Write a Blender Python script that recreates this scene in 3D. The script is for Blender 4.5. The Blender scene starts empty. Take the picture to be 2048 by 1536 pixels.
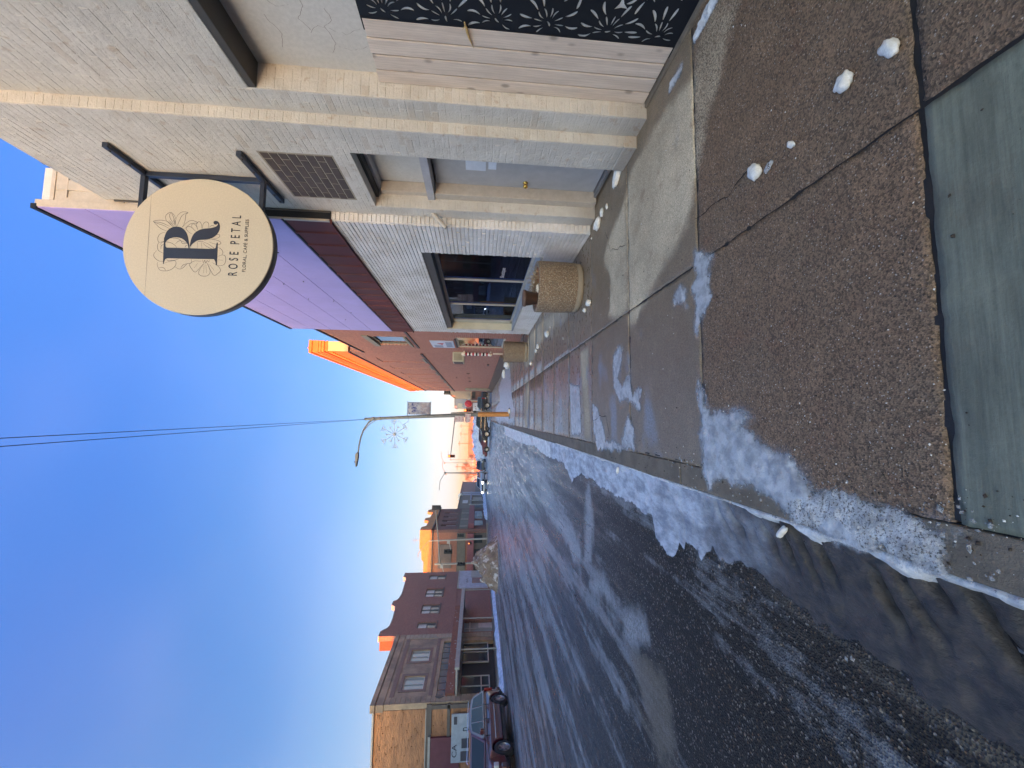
import bpy, bmesh, math, random
import numpy as np
from mathutils import Matrix, Vector, Euler
random.seed(7); rng=np.random.default_rng(7)
sc=bpy.context.scene; COL=sc.collection
pi=math.pi; rad=math.radians

# ---------------------------------------------------------------- camera (phone held sideways)
cam=bpy.data.objects.new('camera',bpy.data.cameras.new('camera')); COL.objects.link(cam); sc.camera=cam
cam.data.sensor_width=36; cam.data.lens=13.71; cam.data.clip_end=6000; cam.data.clip_start=.05
right=Vector((0.99631534,-0.08398843,0.01736909)); down=Vector((0.00996315,-0.08780609,-0.99608776)); fwd=Vector((0.08518496,0.99259057,-0.08664576))
M4=Matrix((down,right,-fwd)).transposed().to_4x4(); M4.translation=Vector((0,0,1.6)); cam.matrix_world=M4

# ---------------------------------------------------------------- sky, sun, exposure
SUN_EL=rad(2.6); SUN_ROT=rad(217)
world=bpy.data.worlds.new('World'); sc.world=world; world.use_nodes=True
wn=world.node_tree; wl=wn.links
sky=wn.nodes.new('ShaderNodeTexSky'); sky.sky_type='NISHITA'; sky.sun_disc=False
sky.sun_elevation=SUN_EL; sky.sun_rotation=SUN_ROT; sky.dust_density=.6; sky.ozone_density=2.2
tc=wn.nodes.new('ShaderNodeTexCoord'); sep=wn.nodes.new('ShaderNodeSeparateXYZ'); wl.new(tc.outputs['Generated'],sep.inputs[0])
ramp=wn.nodes.new('ShaderNodeValToRGB'); wl.new(sep.outputs['Z'],ramp.inputs[0])
cr=ramp.color_ramp
SKY=[(0,(.58,.53,.98)),(.05,(.54,.53,1.05)),(.10,(.66,.52,.66)),(.17,(.56,.50,.63)),(.26,(.43,.47,.62)),(.34,(.34,.43,.63)),(.5,(.30,.44,.70)),(.64,(.31,.47,.84)),(.87,(.40,.63,1.15)),(1.0,(.5,.72,1.25))]
while len(cr.elements)<len(SKY): cr.elements.new(.5)
for e,(p,c) in zip(cr.elements,SKY): e.position=p; e.color=(*c,1)
mul=wn.nodes.new('ShaderNodeMix'); mul.data_type='RGBA'; mul.blend_type='MULTIPLY'; mul.inputs[0].default_value=1
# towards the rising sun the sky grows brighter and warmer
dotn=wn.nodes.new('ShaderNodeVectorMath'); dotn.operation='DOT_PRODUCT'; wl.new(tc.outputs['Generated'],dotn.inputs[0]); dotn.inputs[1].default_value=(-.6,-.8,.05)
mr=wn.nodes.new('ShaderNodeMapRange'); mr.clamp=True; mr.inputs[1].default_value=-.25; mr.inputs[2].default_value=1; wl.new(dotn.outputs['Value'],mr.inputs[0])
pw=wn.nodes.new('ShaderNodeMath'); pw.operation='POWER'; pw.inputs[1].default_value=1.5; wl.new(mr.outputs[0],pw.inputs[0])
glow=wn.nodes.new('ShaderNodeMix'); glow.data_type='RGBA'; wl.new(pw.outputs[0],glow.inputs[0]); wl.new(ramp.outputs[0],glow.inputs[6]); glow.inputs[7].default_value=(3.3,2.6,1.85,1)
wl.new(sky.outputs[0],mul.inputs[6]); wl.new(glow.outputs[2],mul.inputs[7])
# thin high cloud veils
mp=wn.nodes.new('ShaderNodeMapping'); mp.inputs['Scale'].default_value=(1.0,1.3,2.4); wl.new(tc.outputs['Generated'],mp.inputs[0])
nz=wn.nodes.new('ShaderNodeTexNoise'); nz.inputs['Scale'].default_value=1.5; nz.inputs['Detail'].default_value=3; nz.inputs['Roughness'].default_value=.42; wl.new(mp.outputs[0],nz.inputs[0])
cr2=wn.nodes.new('ShaderNodeValToRGB'); cr2.color_ramp.elements[0].position=.40; cr2.color_ramp.elements[1].position=.76; wl.new(nz.outputs[0],cr2.inputs[0])
cm=wn.nodes.new('ShaderNodeMath'); cm.operation='MULTIPLY'; cm.inputs[1].default_value=.20; wl.new(cr2.outputs[0],cm.inputs[0])
gam=wn.nodes.new('ShaderNodeMix'); gam.data_type='RGBA'; wl.new(cm.outputs[0],gam.inputs[0]); wl.new(mul.outputs[2],gam.inputs[6])
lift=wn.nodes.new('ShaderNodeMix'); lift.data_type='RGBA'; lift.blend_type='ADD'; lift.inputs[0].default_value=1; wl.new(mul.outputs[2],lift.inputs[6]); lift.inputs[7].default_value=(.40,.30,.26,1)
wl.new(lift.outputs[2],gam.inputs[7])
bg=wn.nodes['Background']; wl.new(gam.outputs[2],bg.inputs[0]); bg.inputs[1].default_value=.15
sun=bpy.data.objects.new('sun',bpy.data.lights.new('sun','SUN')); COL.objects.link(sun)
sun.data.energy=2.7; sun.data.color=(1,.17,.02); sun.data.angle=rad(.5)
sun.rotation_euler=Vector((math.sin(SUN_ROT),math.cos(SUN_ROT),math.tan(SUN_EL))).to_track_quat('Z','Y').to_euler()
sc.view_settings.view_transform='Standard'; sc.view_settings.look='None'; sc.view_settings.exposure=3.0; sc.view_settings.gamma=1
sc.view_settings.use_curve_mapping=False

# ---------------------------------------------------------------- helpers
OFF={}
def wpos(o):
    return OFF.get(o.name,Vector((0,0,0)))
class MB:
    def __init__(s): s.v=[]; s.f=[]; s.sm=[]
    def add(s,vs,fs,smooth=False):
        n=len(s.v); s.v+= [tuple(p) for p in vs]; s.f+= [tuple(i+n for i in f) for f in fs]; s.sm+=[smooth]*len(fs); return s
    def box(s,x0,x1,y0,y1,z0,z1):
        return s.add([(x,y,z) for x in(x0,x1) for y in(y0,y1) for z in(z0,z1)],[(0,1,3,2),(4,6,7,5),(0,4,5,1),(2,3,7,6),(0,2,6,4),(1,5,7,3)])
    def obox(s,c,ax,ay,az):   # oriented box: centre and half axes
        c=Vector(c);ax=Vector(ax);ay=Vector(ay);az=Vector(az)
        return s.add([c+i*ax+j*ay+k*az for i in(-1,1) for j in(-1,1) for k in(-1,1)],[(0,1,3,2),(4,6,7,5),(0,4,5,1),(2,3,7,6),(0,2,6,4),(1,5,7,3)])
    def quad(s,a,b,c,d): return s.add([a,b,c,d],[(0,1,2,3)])
    def prism(s,poly,axis,a,b):  # poly of 2d points; axis 'x': (y,z) 'y': (x,z) 'z': (x,y)
        def P(p,t): return {'x':(t,p[0],p[1]),'y':(p[0],t,p[1]),'z':(p[0],p[1],t)}[axis]
        n=len(poly); vs=[P(p,a) for p in poly]+[P(p,b) for p in poly]
        return s.add(vs,[tuple(range(n)),tuple(range(2*n-1,n-1,-1))]+[(i,n+i,n+(i+1)%n,(i+1)%n) for i in range(n)])
    def tube(s,path,r,n=8,caps=True,smooth=True):
        path=[Vector(p) for p in path]; rs=r if isinstance(r,(list,tuple)) else [r]*len(path); vs=[];up=None
        for i,p in enumerate(path):
            t=(path[min(i+1,len(path)-1)]-path[max(i-1,0)]).normalized()
            if up is None: up=Vector((0,0,1)) if abs(t.z)<.9 else Vector((1,0,0))
            a=t.cross(up)
            if a.length<1e-4: a=t.cross(Vector((0,1,0)))
            a.normalize(); b=t.cross(a).normalized(); up=-b if b.dot(up)<0 else b
            a=t.cross(up).normalized(); b=t.cross(a)
            for k in range(n):
                th=2*pi*k/n; vs.append(p+rs[i]*(math.cos(th)*a+math.sin(th)*b))
        fs=[(i*n+k,i*n+(k+1)%n,(i+1)*n+(k+1)%n,(i+1)*n+k) for i in range(len(path)-1) for k in range(n)]
        s.add(vs,fs,smooth)
        if caps: s.add(vs[:n],[tuple(range(n))]); s.add(vs[-n:],[tuple(range(n))])
        return s
    def lathe(s,prof,c=(0,0,0),axis='z',n=20,smooth=True,wob=0):
        vs=[]
        for r,h in prof:
            for k in range(n):
                th=2*pi*k/n; rr=r*(1+wob*math.sin(3*th+h*9)); a,b=rr*math.cos(th),rr*math.sin(th)
                vs.append({'z':(c[0]+a,c[1]+b,c[2]+h),'y':(c[0]+a,c[1]+h,c[2]+b),'x':(c[0]+h,c[1]+a,c[2]+b)}[axis])
        fs=[(i*n+k,i*n+(k+1)%n,(i+1)*n+(k+1)%n,(i+1)*n+k) for i in range(len(prof)-1) for k in range(n)]
        return s.add(vs,fs,smooth)
    def mesh(s,name,off=(0,0,0)):
        m=bpy.data.meshes.new(name); off=Vector(off)
        m.from_pydata([tuple(Vector(p)-off) for p in s.v],[],s.f); m.polygons.foreach_set('use_smooth',s.sm)
        bm=bmesh.new(); bm.from_mesh(m); bmesh.ops.recalc_face_normals(bm,faces=bm.faces); bm.to_mesh(m); bm.free()
        return m
    def build(s,name,mt,parent=None,bevel=0,label=None,local=False,seg=2):
        off=Vector((0,0,0)) if (parent is None or local) else wpos(parent)
        m=s.mesh(name,off); m.materials.append(mt)
        o=bpy.data.objects.new(name,m); COL.objects.link(o)
        if parent is not None: o.parent=parent; OFF[o.name]=wpos(parent)
        if bevel: bv=o.modifiers.new('bevel','BEVEL'); bv.width=bevel; bv.segments=seg; bv.limit_method='ANGLE'; bv.angle_limit=rad(40)
        if label: o['label']=label
        return o
def tag(o,label=None,cat=None,group=None,kind=None):
    if label: o['label']=label
    if cat: o['category']=cat
    if group: o['group']=group
    if kind: o['kind']=kind
    return o
def thing(name,label,cat,loc=(0,0,0),rz=0,group=None):
    o=bpy.data.objects.new(name,None); COL.objects.link(o); o.location=loc; o.rotation_euler=(0,0,rz); o.empty_display_size=.1
    OFF[o.name]=Vector(loc); return tag(o,label,cat,group)
def struct(o): o['kind']='structure'; return o
def copy_tree(o,parent=None,off=None):
    c=o.copy(); COL.objects.link(c)
    if parent is not None: c.parent=parent; 
    OFF[c.name]=wpos(o)
    for k in o.children: copy_tree(k,c)
    return c
def inst(name,mesh,loc,parent=None,rot=None,scale=None,label=None):
    o=bpy.data.objects.new(name,mesh); COL.objects.link(o)
    if parent is not None: o.parent=parent; o.location=Vector(loc)-wpos(parent)
    else: o.location=loc
    if rot: o.rotation_euler=rot
    if scale: o.scale=scale
    if label: o['label']=label
    return o

# ---------------------------------------------------------------- materials
def newmat(name):
    m=bpy.data.materials.new(name); m.use_nodes=True; nt=m.node_tree; return m,nt,nt.nodes['Principled BSDF']
def N(nt,t,**k):
    n=nt.nodes.new(t)
    for a,b in k.items():
        if hasattr(n,a): setattr(n,a,b)
        else: n.inputs[a.replace('_',' ')].default_value=b
    return n
def mixc(nt,fac,a,b,mode='MIX'):
    n=nt.nodes.new('ShaderNodeMix'); n.data_type='RGBA'; n.blend_type=mode
    for s,i in ((fac,0),(a,6),(b,7)):
        if isinstance(s,(int,float)): n.inputs[i].default_value=s if i==0 else (s,s,s,1)
        elif isinstance(s,tuple): n.inputs[i].default_value=(*s,1)
        else: nt.links.new(s,n.inputs[i])
    return n.outputs[2]
def rampf(nt,src,a,b,lo=0.,hi=1.):
    n=nt.nodes.new('ShaderNodeMapRange'); n.clamp=True
    for i,v in ((1,a),(2,b),(3,lo),(4,hi)): n.inputs[i].default_value=v
    n.interpolation_type='SMOOTHSTEP'; nt.links.new(src,n.inputs[0]); return n.outputs[0]
def math_(nt,op,a,b=None):
    n=nt.nodes.new('ShaderNodeMath'); n.operation=op
    for i,s in enumerate((a,b)):
        if s is None: continue
        if isinstance(s,(int,float)): n.inputs[i].default_value=s
        else: nt.links.new(s,n.inputs[i])
    return n.outputs[0]
def pos(nt,scale=(1,1,1),world_=True):
    if world_: s=nt.nodes.new('ShaderNodeNewGeometry').outputs['Position']
    else: s=nt.nodes.new('ShaderNodeTexCoord').outputs['Object']
    m=nt.nodes.new('ShaderNodeMapping'); m.inputs['Scale'].default_value=scale; nt.links.new(s,m.inputs[0]); return m.outputs[0]
def noise(nt,vec,scale,detail=4,rough=.55):
    n=N(nt,'ShaderNodeTexNoise',Scale=scale,Detail=detail,Roughness=rough); nt.links.new(vec,n.inputs[0]); return n.outputs[0]
def bump(nt,p,h,strength=.3,dist=.01):
    b=nt.nodes.new('ShaderNodeBump'); b.inputs['Strength'].default_value=strength; b.inputs['Distance'].default_value=dist
    nt.links.new(h,b.inputs['Height']); nt.links.new(b.outputs[0],p.inputs['Normal']); return b
def mat(name,col,rough=.7,col2=None,ns=3.,bs=60.,bst=.25,bd=.004,metal=0,spec=.5,dirt=0,scale=(1,1,1),vary=0,coat=0,world_=True,emit=None,est=1):
    m,nt,p=newmat(name)
    v=pos(nt,scale,world_); base=col
    n1=noise(nt,v,ns,6,.6)
    c=mixc(nt,rampf(nt,n1,.35,.65),col,col2 or tuple(x*.82 for x in col))
    n2=noise(nt,v,bs,3,.6)
    c=mixc(nt,rampf(nt,n2,.3,.7,0,.35),c,tuple(x*.7 for x in col))
    if dirt: c=mixc(nt,rampf(nt,noise(nt,v,ns*2.7,8,.7),.52,.68,0,dirt),c,(.07,.055,.042))
    if vary:
        oi=nt.nodes.new('ShaderNodeObjectInfo'); c=mixc(nt,math_(nt,'MULTIPLY',oi.outputs['Random'],vary),c,tuple(x*.35 for x in col))
    nt.links.new(c,p.inputs['Base Color']); p.inputs['Roughness'].default_value=rough; p.inputs['Metallic'].default_value=metal
    p.inputs['Specular IOR Level'].default_value=spec; p.inputs['Coat Weight'].default_value=coat; p.inputs['Coat Roughness'].default_value=.08
    if bst: bump(nt,p,n2,bst,bd)
    if emit: p.inputs['Emission Color'].default_value=(*emit,1); p.inputs['Emission Strength'].default_value=est
    return m
def brickmat(name,c1,c2,mortar,plane='x',bw=.21,bh=.075,ms=.008,rough=.85,dirt=.2):
    m,nt,p=newmat(name)
    g=nt.nodes.new('ShaderNodeNewGeometry'); s=nt.nodes.new('ShaderNodeSeparateXYZ'); nt.links.new(g.outputs['Position'],s.inputs[0])
    c=nt.nodes.new('ShaderNodeCombineXYZ'); nt.links.new(s.outputs['Y' if plane=='x' else 'X'],c.inputs[0]); nt.links.new(s.outputs['Z'],c.inputs[1])
    b=N(nt,'ShaderNodeTexBrick'); b.inputs['Scale'].default_value=1; b.inputs['Brick Width'].default_value=bw; b.inputs['Row Height'].default_value=bh
    b.inputs['Mortar Size'].default_value=ms; b.inputs['Mortar Smooth'].default_value=.3; b.inputs['Bias'].default_value=0
    b.inputs['Color1'].default_value=(*c1,1); b.inputs['Color2'].default_value=(*c2,1); b.inputs['Mortar'].default_value=(*mortar,1)
    nt.links.new(c.outputs[0],b.inputs[0])
    v=pos(nt); n1=noise(nt,v,1.3,8,.65); n2=noise(nt,v,14,4)
    col=mixc(nt,rampf(nt,n2,.35,.7,0,.45),b.outputs[0],tuple(x*.55 for x in c1))
    col=mixc(nt,rampf(nt,n1,.5,.7,0,dirt),col,tuple((x+y)/2*1.25 for x,y in zip(c1,mortar)))
    nt.links.new(col,p.inputs['Base Color']); p.inputs['Roughness'].default_value=rough; p.inputs['Specular IOR Level'].default_value=.25
    h=math_(nt,'SUBTRACT',math_(nt,'MULTIPLY',n2,.4),b.outputs['Fac']); bump(nt,p,h,.6,.008)
    return m
def glassmat(name,tint=(.02,.025,.035),rough=.03):
    m,nt,p=newmat(name); p.inputs['Base Color'].default_value=(*tint,1); p.inputs['Roughness'].default_value=rough; p.inputs['Specular IOR Level'].default_value=.7
    n=noise(nt,pos(nt),2.5,2); bump(nt,p,n,.03,.02); return m

# ---------------------------------------------------------------- 2d geometry helpers
def sdf(pts,poly):
    P=np.asarray(poly,float); x=pts[:,0];y=pts[:,1]; d=np.full(len(pts),1e9); ins=np.zeros(len(pts),bool); n=len(P)
    for i in range(n):
        a=P[i];b=P[(i+1)%n]; e=b-a; w=pts-a; t=np.clip((w@e)/(e@e+1e-12),0,1); q=w-t[:,None]*e; d=np.minimum(d,(q**2).sum(1))
        c=((a[1]>y)!=(b[1]>y))&(x<(b[0]-a[0])*(y-a[1])/((b[1]-a[1])+1e-12)+a[0]); ins^=c
    d=np.sqrt(d); return np.where(ins,d,-d)
_tab=rng.random((256,256))
def vnoise(x,y):
    xi=np.floor(x).astype(int);yi=np.floor(y).astype(int);fx=x-xi;fy=y-yi;fx=fx*fx*(3-2*fx);fy=fy*fy*(3-2*fy)
    g=lambda i,j:_tab[i%256,j%256]
    return (g(xi,yi)*(1-fx)+g(xi+1,yi)*fx)*(1-fy)+(g(xi,yi+1)*(1-fx)+g(xi+1,yi+1)*fx)*fy
def fbm(x,y,o=4):
    s=0;a=.5;t=0
    for i in range(o): s=s+a*vnoise(x*2**i+i*17.3,y*2**i+i*9.1); t+=a; a*=.5
    return s/t
def gridmesh(x0,x1,y0,y1,res,hf,keep=None,attrs=None,skirt=None):
    nx=max(2,int(round((x1-x0)/res))+1); ny=max(2,int(round((y1-y0)/res))+1)
    X,Y=np.meshgrid(np.linspace(x0,x1,nx),np.linspace(y0,y1,ny)); P=np.stack([X.ravel(),Y.ravel()],1)
    Z=hf(P); I=np.arange(nx*ny).reshape(ny,nx)
    F=np.stack([I[:-1,:-1],I[:-1,1:],I[1:,1:],I[1:,:-1]],-1).reshape(-1,4)
    if keep is not None:
        k=keep(P); F=F[k[F].sum(1)>=3]
    used=np.unique(F); rm=-np.ones(nx*ny,int); rm[used]=np.arange(len(used)); F=rm[F]
    m=bpy.data.meshes.new('sheet'); V=np.column_stack([P[used],Z[used]])
    m.from_pydata(V.tolist(),[],F.tolist()); m.polygons.foreach_set('use_smooth',[True]*len(F))
    for nme,fn in (attrs or {}).items():
        a=m.attributes.new(nme,'FLOAT','POINT'); a.data.foreach_set('value',fn(P[used]).astype(np.float32))
    return m
def obj(name,mesh,mt,parent=None,loc=None):
    o=bpy.data.objects.new(name,mesh); COL.objects.link(o)
    if mt: mesh.materials.append(mt)
    if parent is not None: o.parent=parent; OFF[o.name]=wpos(parent); o.location=-wpos(parent)
    if loc: o.location=Vector(o.location)+Vector(loc)
    return o
def text(name,s,width,mt,parent,loc,rot,height=None,ext=.002,spacing=1.,label=None):
    c=bpy.data.curves.new(name,'FONT'); c.body=s; c.size=1; c.extrude=0; c.align_x='CENTER'; c.align_y='CENTER'; c.space_character=spacing
    t=bpy.data.objects.new('t',c); COL.objects.link(t); bpy.context.view_layer.update()
    dg=bpy.context.evaluated_depsgraph_get(); m=bpy.data.meshes.new_from_object(t.evaluated_get(dg)); bpy.data.objects.remove(t)
    co=np.array([v.co[:] for v in m.vertices]); mn=co.min(0);mx=co.max(0); w=mx[0]-mn[0];h=mx[1]-mn[1]
    sx=width/w; sy=(height/h) if height else sx
    for v in m.vertices: v.co=((v.co.x-(mn[0]+mx[0])/2)*sx,(v.co.y-(mn[1]+mx[1])/2)*sy,0)
    m.name=name; m.materials.clear(); m.materials.append(mt); o=bpy.data.objects.new(name,m); COL.objects.link(o)
    o.parent=parent; o.location=Vector(loc)-wpos(parent); o.rotation_euler=rot
    if ext: sd=o.modifiers.new('s','SOLIDIFY'); sd.thickness=ext; sd.offset=0
    if label:o['label']=label
    return o

# ================================================================ ground, road, pavement
DRY1 = [(2.63, 2.11), (2.49, 2.24), (2.3, 2.33), (2.13, 2.48), (1.87, 2.59), (1.66, 2.71), (1.5, 2.79), (1.39, 2.98), (1.28, 3.26), (1.13, 3.52), (0.95, 3.89), (1.01, 4.01), (1.28, 4.0), (1.83, 3.99), (2.43, 4.04), (2.67, 3.86), (2.68, 3.57), (2.73, 3.29), (2.71, 3.0), (2.63, 2.69), (2.81, 2.54), (2.95, 2.38)]
DRY2 = [(2.43, 4.04), (2.27, 4.55), (2.07, 4.84), (1.69, 4.53), (1.27, 4.62), (1.14, 4.33), (1.16, 4.02), (1.83, 3.99)]
DRY3 = [(2.59, 12.0), (2.47, 9.62), (2.15, 6.85), (1.77, 6.85), (1.9, 8.01), (1.9, 10.0), (1.71, 11.4), (1.63, 13.24), (2.46, 14.05)]
DRY4 = [(1.05, 5.51), (0.59, 5.56), (-0.32, 5.42), (-0.32, 5.76), (0.6, 5.92), (1.06, 6.01)]
DRY5 = [(1.13, 11.91), (1.22, 13.38), (-0.3, 13.29), (-0.31, 11.84)]
ICE1 = [(0.27, 2.69), (0.03, 2.57), (0.07, 2.28), (0.01, 2.14), (-0.04, 2.25), (-0.08, 2.16), (-0.14, 2.05), (-0.18, 1.95), (-0.21, 1.87), (-0.25, 1.8), (-0.35, 1.76), (-0.35, 1.53), (-0.36, 1.36), (-0.36, 1.23), (-0.37, 1.22), (-0.42, 1.28), (-0.43, 1.36), (-0.47, 1.41), (-0.5, 1.51), (-0.53, 1.67), (-0.49, 1.79), (-0.42, 1.81), (-0.48, 1.92), (-0.42, 2.07), (-0.39, 2.28), (-0.4, 2.55), (-0.5, 2.6), (-0.31, 2.68), (-0.11, 2.69), (-0.05, 2.66), (0.11, 2.7)]
ICE2 = [(1.26, 2.69), (1.13, 2.49), (1.05, 2.52), (0.94, 2.54), (0.85, 2.53), (0.74, 2.65), (0.62, 2.7), (0.71, 2.73), (0.84, 2.67), (0.96, 2.73), (1.06, 2.68), (1.15, 2.71)]
ICE3 = [(1.06, 2.91), (0.98, 2.84), (0.87, 2.82), (0.91, 2.89), (0.95, 3.02), (1.01, 2.98)]
ICE4 = [(0.83, 4.35), (0.76, 4.17), (0.55, 4.25), (0.47, 4.36), (0.35, 4.21), (0.45, 3.97), (0.24, 3.92), (0.29, 3.69), (0.1, 3.74), (0.14, 3.9), (0.21, 3.98), (0.17, 4.27), (0.37, 4.47), (0.58, 4.49), (0.73, 4.46)]
ICE5 = [(0.2, 5.33), (0.13, 5.11), (-0.12, 4.85), (-0.28, 4.79), (-0.29, 4.29), (0.02, 4.04), (-0.13, 3.91), (-0.31, 3.88), (-0.41, 5.12), (-0.13, 5.3)]
ICE6 = [(0.59, 6.68), (0.51, 6.02), (-0.25, 5.94), (-0.28, 6.57)]
GUT = [(-1.08, 23.39), (-1.02, 15.64), (-0.86, 11.75), (-0.95, 9.25), (-0.89, 7.63), (-1.14, 7.01), (-0.94, 6.42), (-0.91, 5.97), (-0.93, 5.43), (-0.94, 4.79), (-0.92, 4.27), (-0.96, 3.99), (-0.93, 3.74), (-1.14, 3.66), (-1.2, 3.43), (-1.17, 3.32), (-1.03, 3.24), (-1.07, 3.17), (-0.99, 3.14), (-1.02, 2.95), (-1.07, 2.91), (-0.95, 2.76), (-0.98, 2.56), (-0.92, 2.48), (-0.93, 2.29), (-0.93, 2.14), (-0.98, 2.02), (-0.99, 1.91), (-0.99, 1.81), (-0.99, 1.73), (-1.0, 1.63), (-1.0, 1.57), (-0.99, 1.5), (-1.02, 1.44), (-1.02, 1.37), (-1.0, 1.34), (-1.01, 1.29), (-1.02, 1.22), (-1.02, 1.15)]
TAN1 = [(-2.52, 4.35), (-2.31, 4.0), (-2.23, 3.63), (-2.29, 3.46), (-2.49, 3.36), (-2.85, 3.31), (-3.17, 3.7), (-3.04, 3.8), (-2.88, 3.99), (-2.75, 4.18), (-2.62, 4.35)]
FR1 = [(-2.4, 5.96), (-2.03, 5.21), (-2.22, 4.74), (-1.98, 3.98), (-2.13, 3.84), (-2.42, 4.17), (-2.5, 4.54), (-2.34, 4.61), (-2.36, 5.22), (-2.59, 5.96)]
FR2 = [(-0.94, 5.98), (-1.1, 5.87), (-1.31, 5.77), (-1.61, 5.72), (-2.14, 5.79), (-2.3, 6.23), (-1.74, 6.18), (-1.23, 6.11)]
FR3 = [(-2.16, 10.11), (-2.21, 9.21), (-1.97, 7.92), (-1.88, 7.02), (-2.05, 6.38), (-2.34, 6.32), (-2.47, 6.88), (-2.33, 7.28), (-2.32, 8.13), (-2.29, 9.64)]
DRY=[DRY1,DRY2,DRY3,DRY4,DRY5]; ICE=[ICE1,ICE2,ICE3,ICE4,ICE5,ICE6]
def multi(P,polys,cut=.6):
    d=np.full(len(P),-cut)
    for q in polys:
        q=np.array(q); k=(P[:,0]>q[:,0].min()-cut)&(P[:,0]<q[:,0].max()+cut)&(P[:,1]>q[:,1].min()-cut)&(P[:,1]<q[:,1].max()+cut)
        if k.any(): d[k]=np.maximum(d[k],sdf(P[k],q))
    return d
def slabmat(name,dry,wet,agg,rough_wet=.35,bst=.5,aggs=130,brush=0):
    m,nt,p=newmat(name); v=pos(nt)
    a=nt.nodes.new('ShaderNodeAttribute'); a.attribute_name='dry'; ia=nt.nodes.new('ShaderNodeAttribute'); ia.attribute_name='ice'
    nb=noise(nt,v,7,8,.7); nf=noise(nt,v,55,6,.75); nl=noise(nt,v,1.3,5,.6); nm=noise(nt,v,3.3,7,.72)
    d=math_(nt,'ADD',a.outputs['Fac'],math_(nt,'MULTIPLY',math_(nt,'SUBTRACT',nb,.5),.22)); dm=rampf(nt,d,-.05,.08)
    vo=N(nt,'ShaderNodeTexVoronoi',Scale=aggs); nt.links.new(v,vo.inputs[0]); vm=N(nt,'ShaderNodeTexVoronoi',Scale=aggs*.62); nt.links.new(v,vm.inputs[0])
    hv=nt.nodes.new('ShaderNodeSeparateColor'); nt.links.new(vo.outputs['Color'],hv.inputs[0]); hs=nt.nodes.new('ShaderNodeSeparateColor'); nt.links.new(vm.outputs['Color'],hs.inputs[0])
    g=rampf(nt,hv.outputs[0],.0,1.,.42,1.9)
    c=mixc(nt,dm,wet,dry); c=mixc(nt,rampf(nt,nl,.35,.68,0,.5),c,tuple(.60*(x*.4+y*.6) for x,y in zip(dry,wet)))
    c=mixc(nt,rampf(nt,nm,.50,.72,0,.55),c,tuple(x*1.7 for x in wet)); c=mixc(nt,rampf(nt,nm,.46,.30,0,.45),c,(wet[0]*.95,wet[1]*.70,wet[2]*.68))
    cg=mixc(nt,agg,c,g,'MULTIPLY')
    pit=math_(nt,'MULTIPLY',rampf(nt,hs.outputs[1],.84,.90),rampf(nt,vm.outputs['Distance'],.42,.25)); pale_speck=math_(nt,'MULTIPLY',rampf(nt,hv.outputs[2],.955,.975),rampf(nt,vo.outputs['Distance'],.5,.3))  # dark pits and pale stones at random aggregate cells
    if agg>.2:
        cg=mixc(nt,math_(nt,'MULTIPLY',pit,agg*.9),cg,(.010,.008,.007)); cg=mixc(nt,math_(nt,'MULTIPLY',pale_speck,agg*.9),cg,(.55,.50,.44)); cg=mixc(nt,math_(nt,'MULTIPLY',rampf(nt,hs.outputs[0],.90,.95),agg*.5),cg,(.26,.15,.09))
    cg=mixc(nt,rampf(nt,nf,.35,.75,0,.35),cg,tuple(x*.4 for x in wet))
    if brush:
        bn=noise(nt,pos(nt,(2.2,34,1)),1.6,6,.7); bs=noise(nt,pos(nt,(1.2,6,1)),1.4,4,.6); cg=mixc(nt,rampf(nt,bn,.3,.7,0,.5),cg,tuple(x*1.9 for x in wet)); cg=mixc(nt,rampf(nt,bs,.45,.65,0,.5),cg,tuple(x*.55 for x in wet))
    i=math_(nt,'ADD',ia.outputs['Fac'],math_(nt,'MULTIPLY',math_(nt,'SUBTRACT',nb,.5),.26)); im=rampf(nt,i,-.06,.10)
    ic=mixc(nt,rampf(nt,nf,.35,.65),(.30,.32,.38),(.16,.165,.19)); cg=mixc(nt,math_(nt,'MULTIPLY',im,.75),cg,ic)
    nt.links.new(cg,p.inputs['Base Color'])
    r=rampf(nt,dm,0,1,rough_wet,.9); r=math_(nt,'ADD',r,math_(nt,'MULTIPLY',math_(nt,'SUBTRACT',nb,.5),.4)); nt.links.new(r,p.inputs['Roughness'])
    h=math_(nt,'ADD',math_(nt,'MULTIPLY',vo.outputs['Distance'],agg*1.3),nf); h=math_(nt,'SUBTRACT',h,math_(nt,'MULTIPLY',pit,agg*1.5))
    if brush: h=math_(nt,'ADD',h,math_(nt,'MULTIPLY',bn,1.2))
    bump(nt,p,h,bst,.007); p.inputs['Specular IOR Level'].default_value=.45
    return m
M_brown=slabmat('brown exposed aggregate concrete',(.40,.31,.21),(.168,.104,.062),.80,.62,.55,135)
M_sand=slabmat('sandy grey concrete',(.62,.50,.35),(.20,.145,.095),.35,.42,.35,190)
M_green=slabmat('smooth green grey concrete',(.165,.17,.125),(.150,.155,.115),.08,.5,.35,brush=1)
M_far=slabmat('wet far concrete',(.50,.41,.30),(.20,.148,.108),.25,.3,.3)
def plain(name,col,**k): return mat(name,col,**k)
M_joint=mat('dark wet joint soil',(.016,.013,.011),rough=.6,bst=.6,bs=90)
M_asph,nt,p=newmat('wet frosty asphalt'); v=pos(nt); vs=pos(nt,(1.6,.16,1)); vs2=pos(nt,(3.6,.42,1))
fa=nt.nodes.new('ShaderNodeAttribute'); fa.attribute_name='frost'; ta=nt.nodes.new('ShaderNodeAttribute'); ta.attribute_name='tan'
sp=nt.nodes.new('ShaderNodeSeparateXYZ'); nt.links.new(v,sp.inputs[0])
vo=N(nt,'ShaderNodeTexVoronoi',Scale=85); nt.links.new(v,vo.inputs[0]); vo2=N(nt,'ShaderNodeTexVoronoi',Scale=190); nt.links.new(v,vo2.inputs[0])
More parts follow.
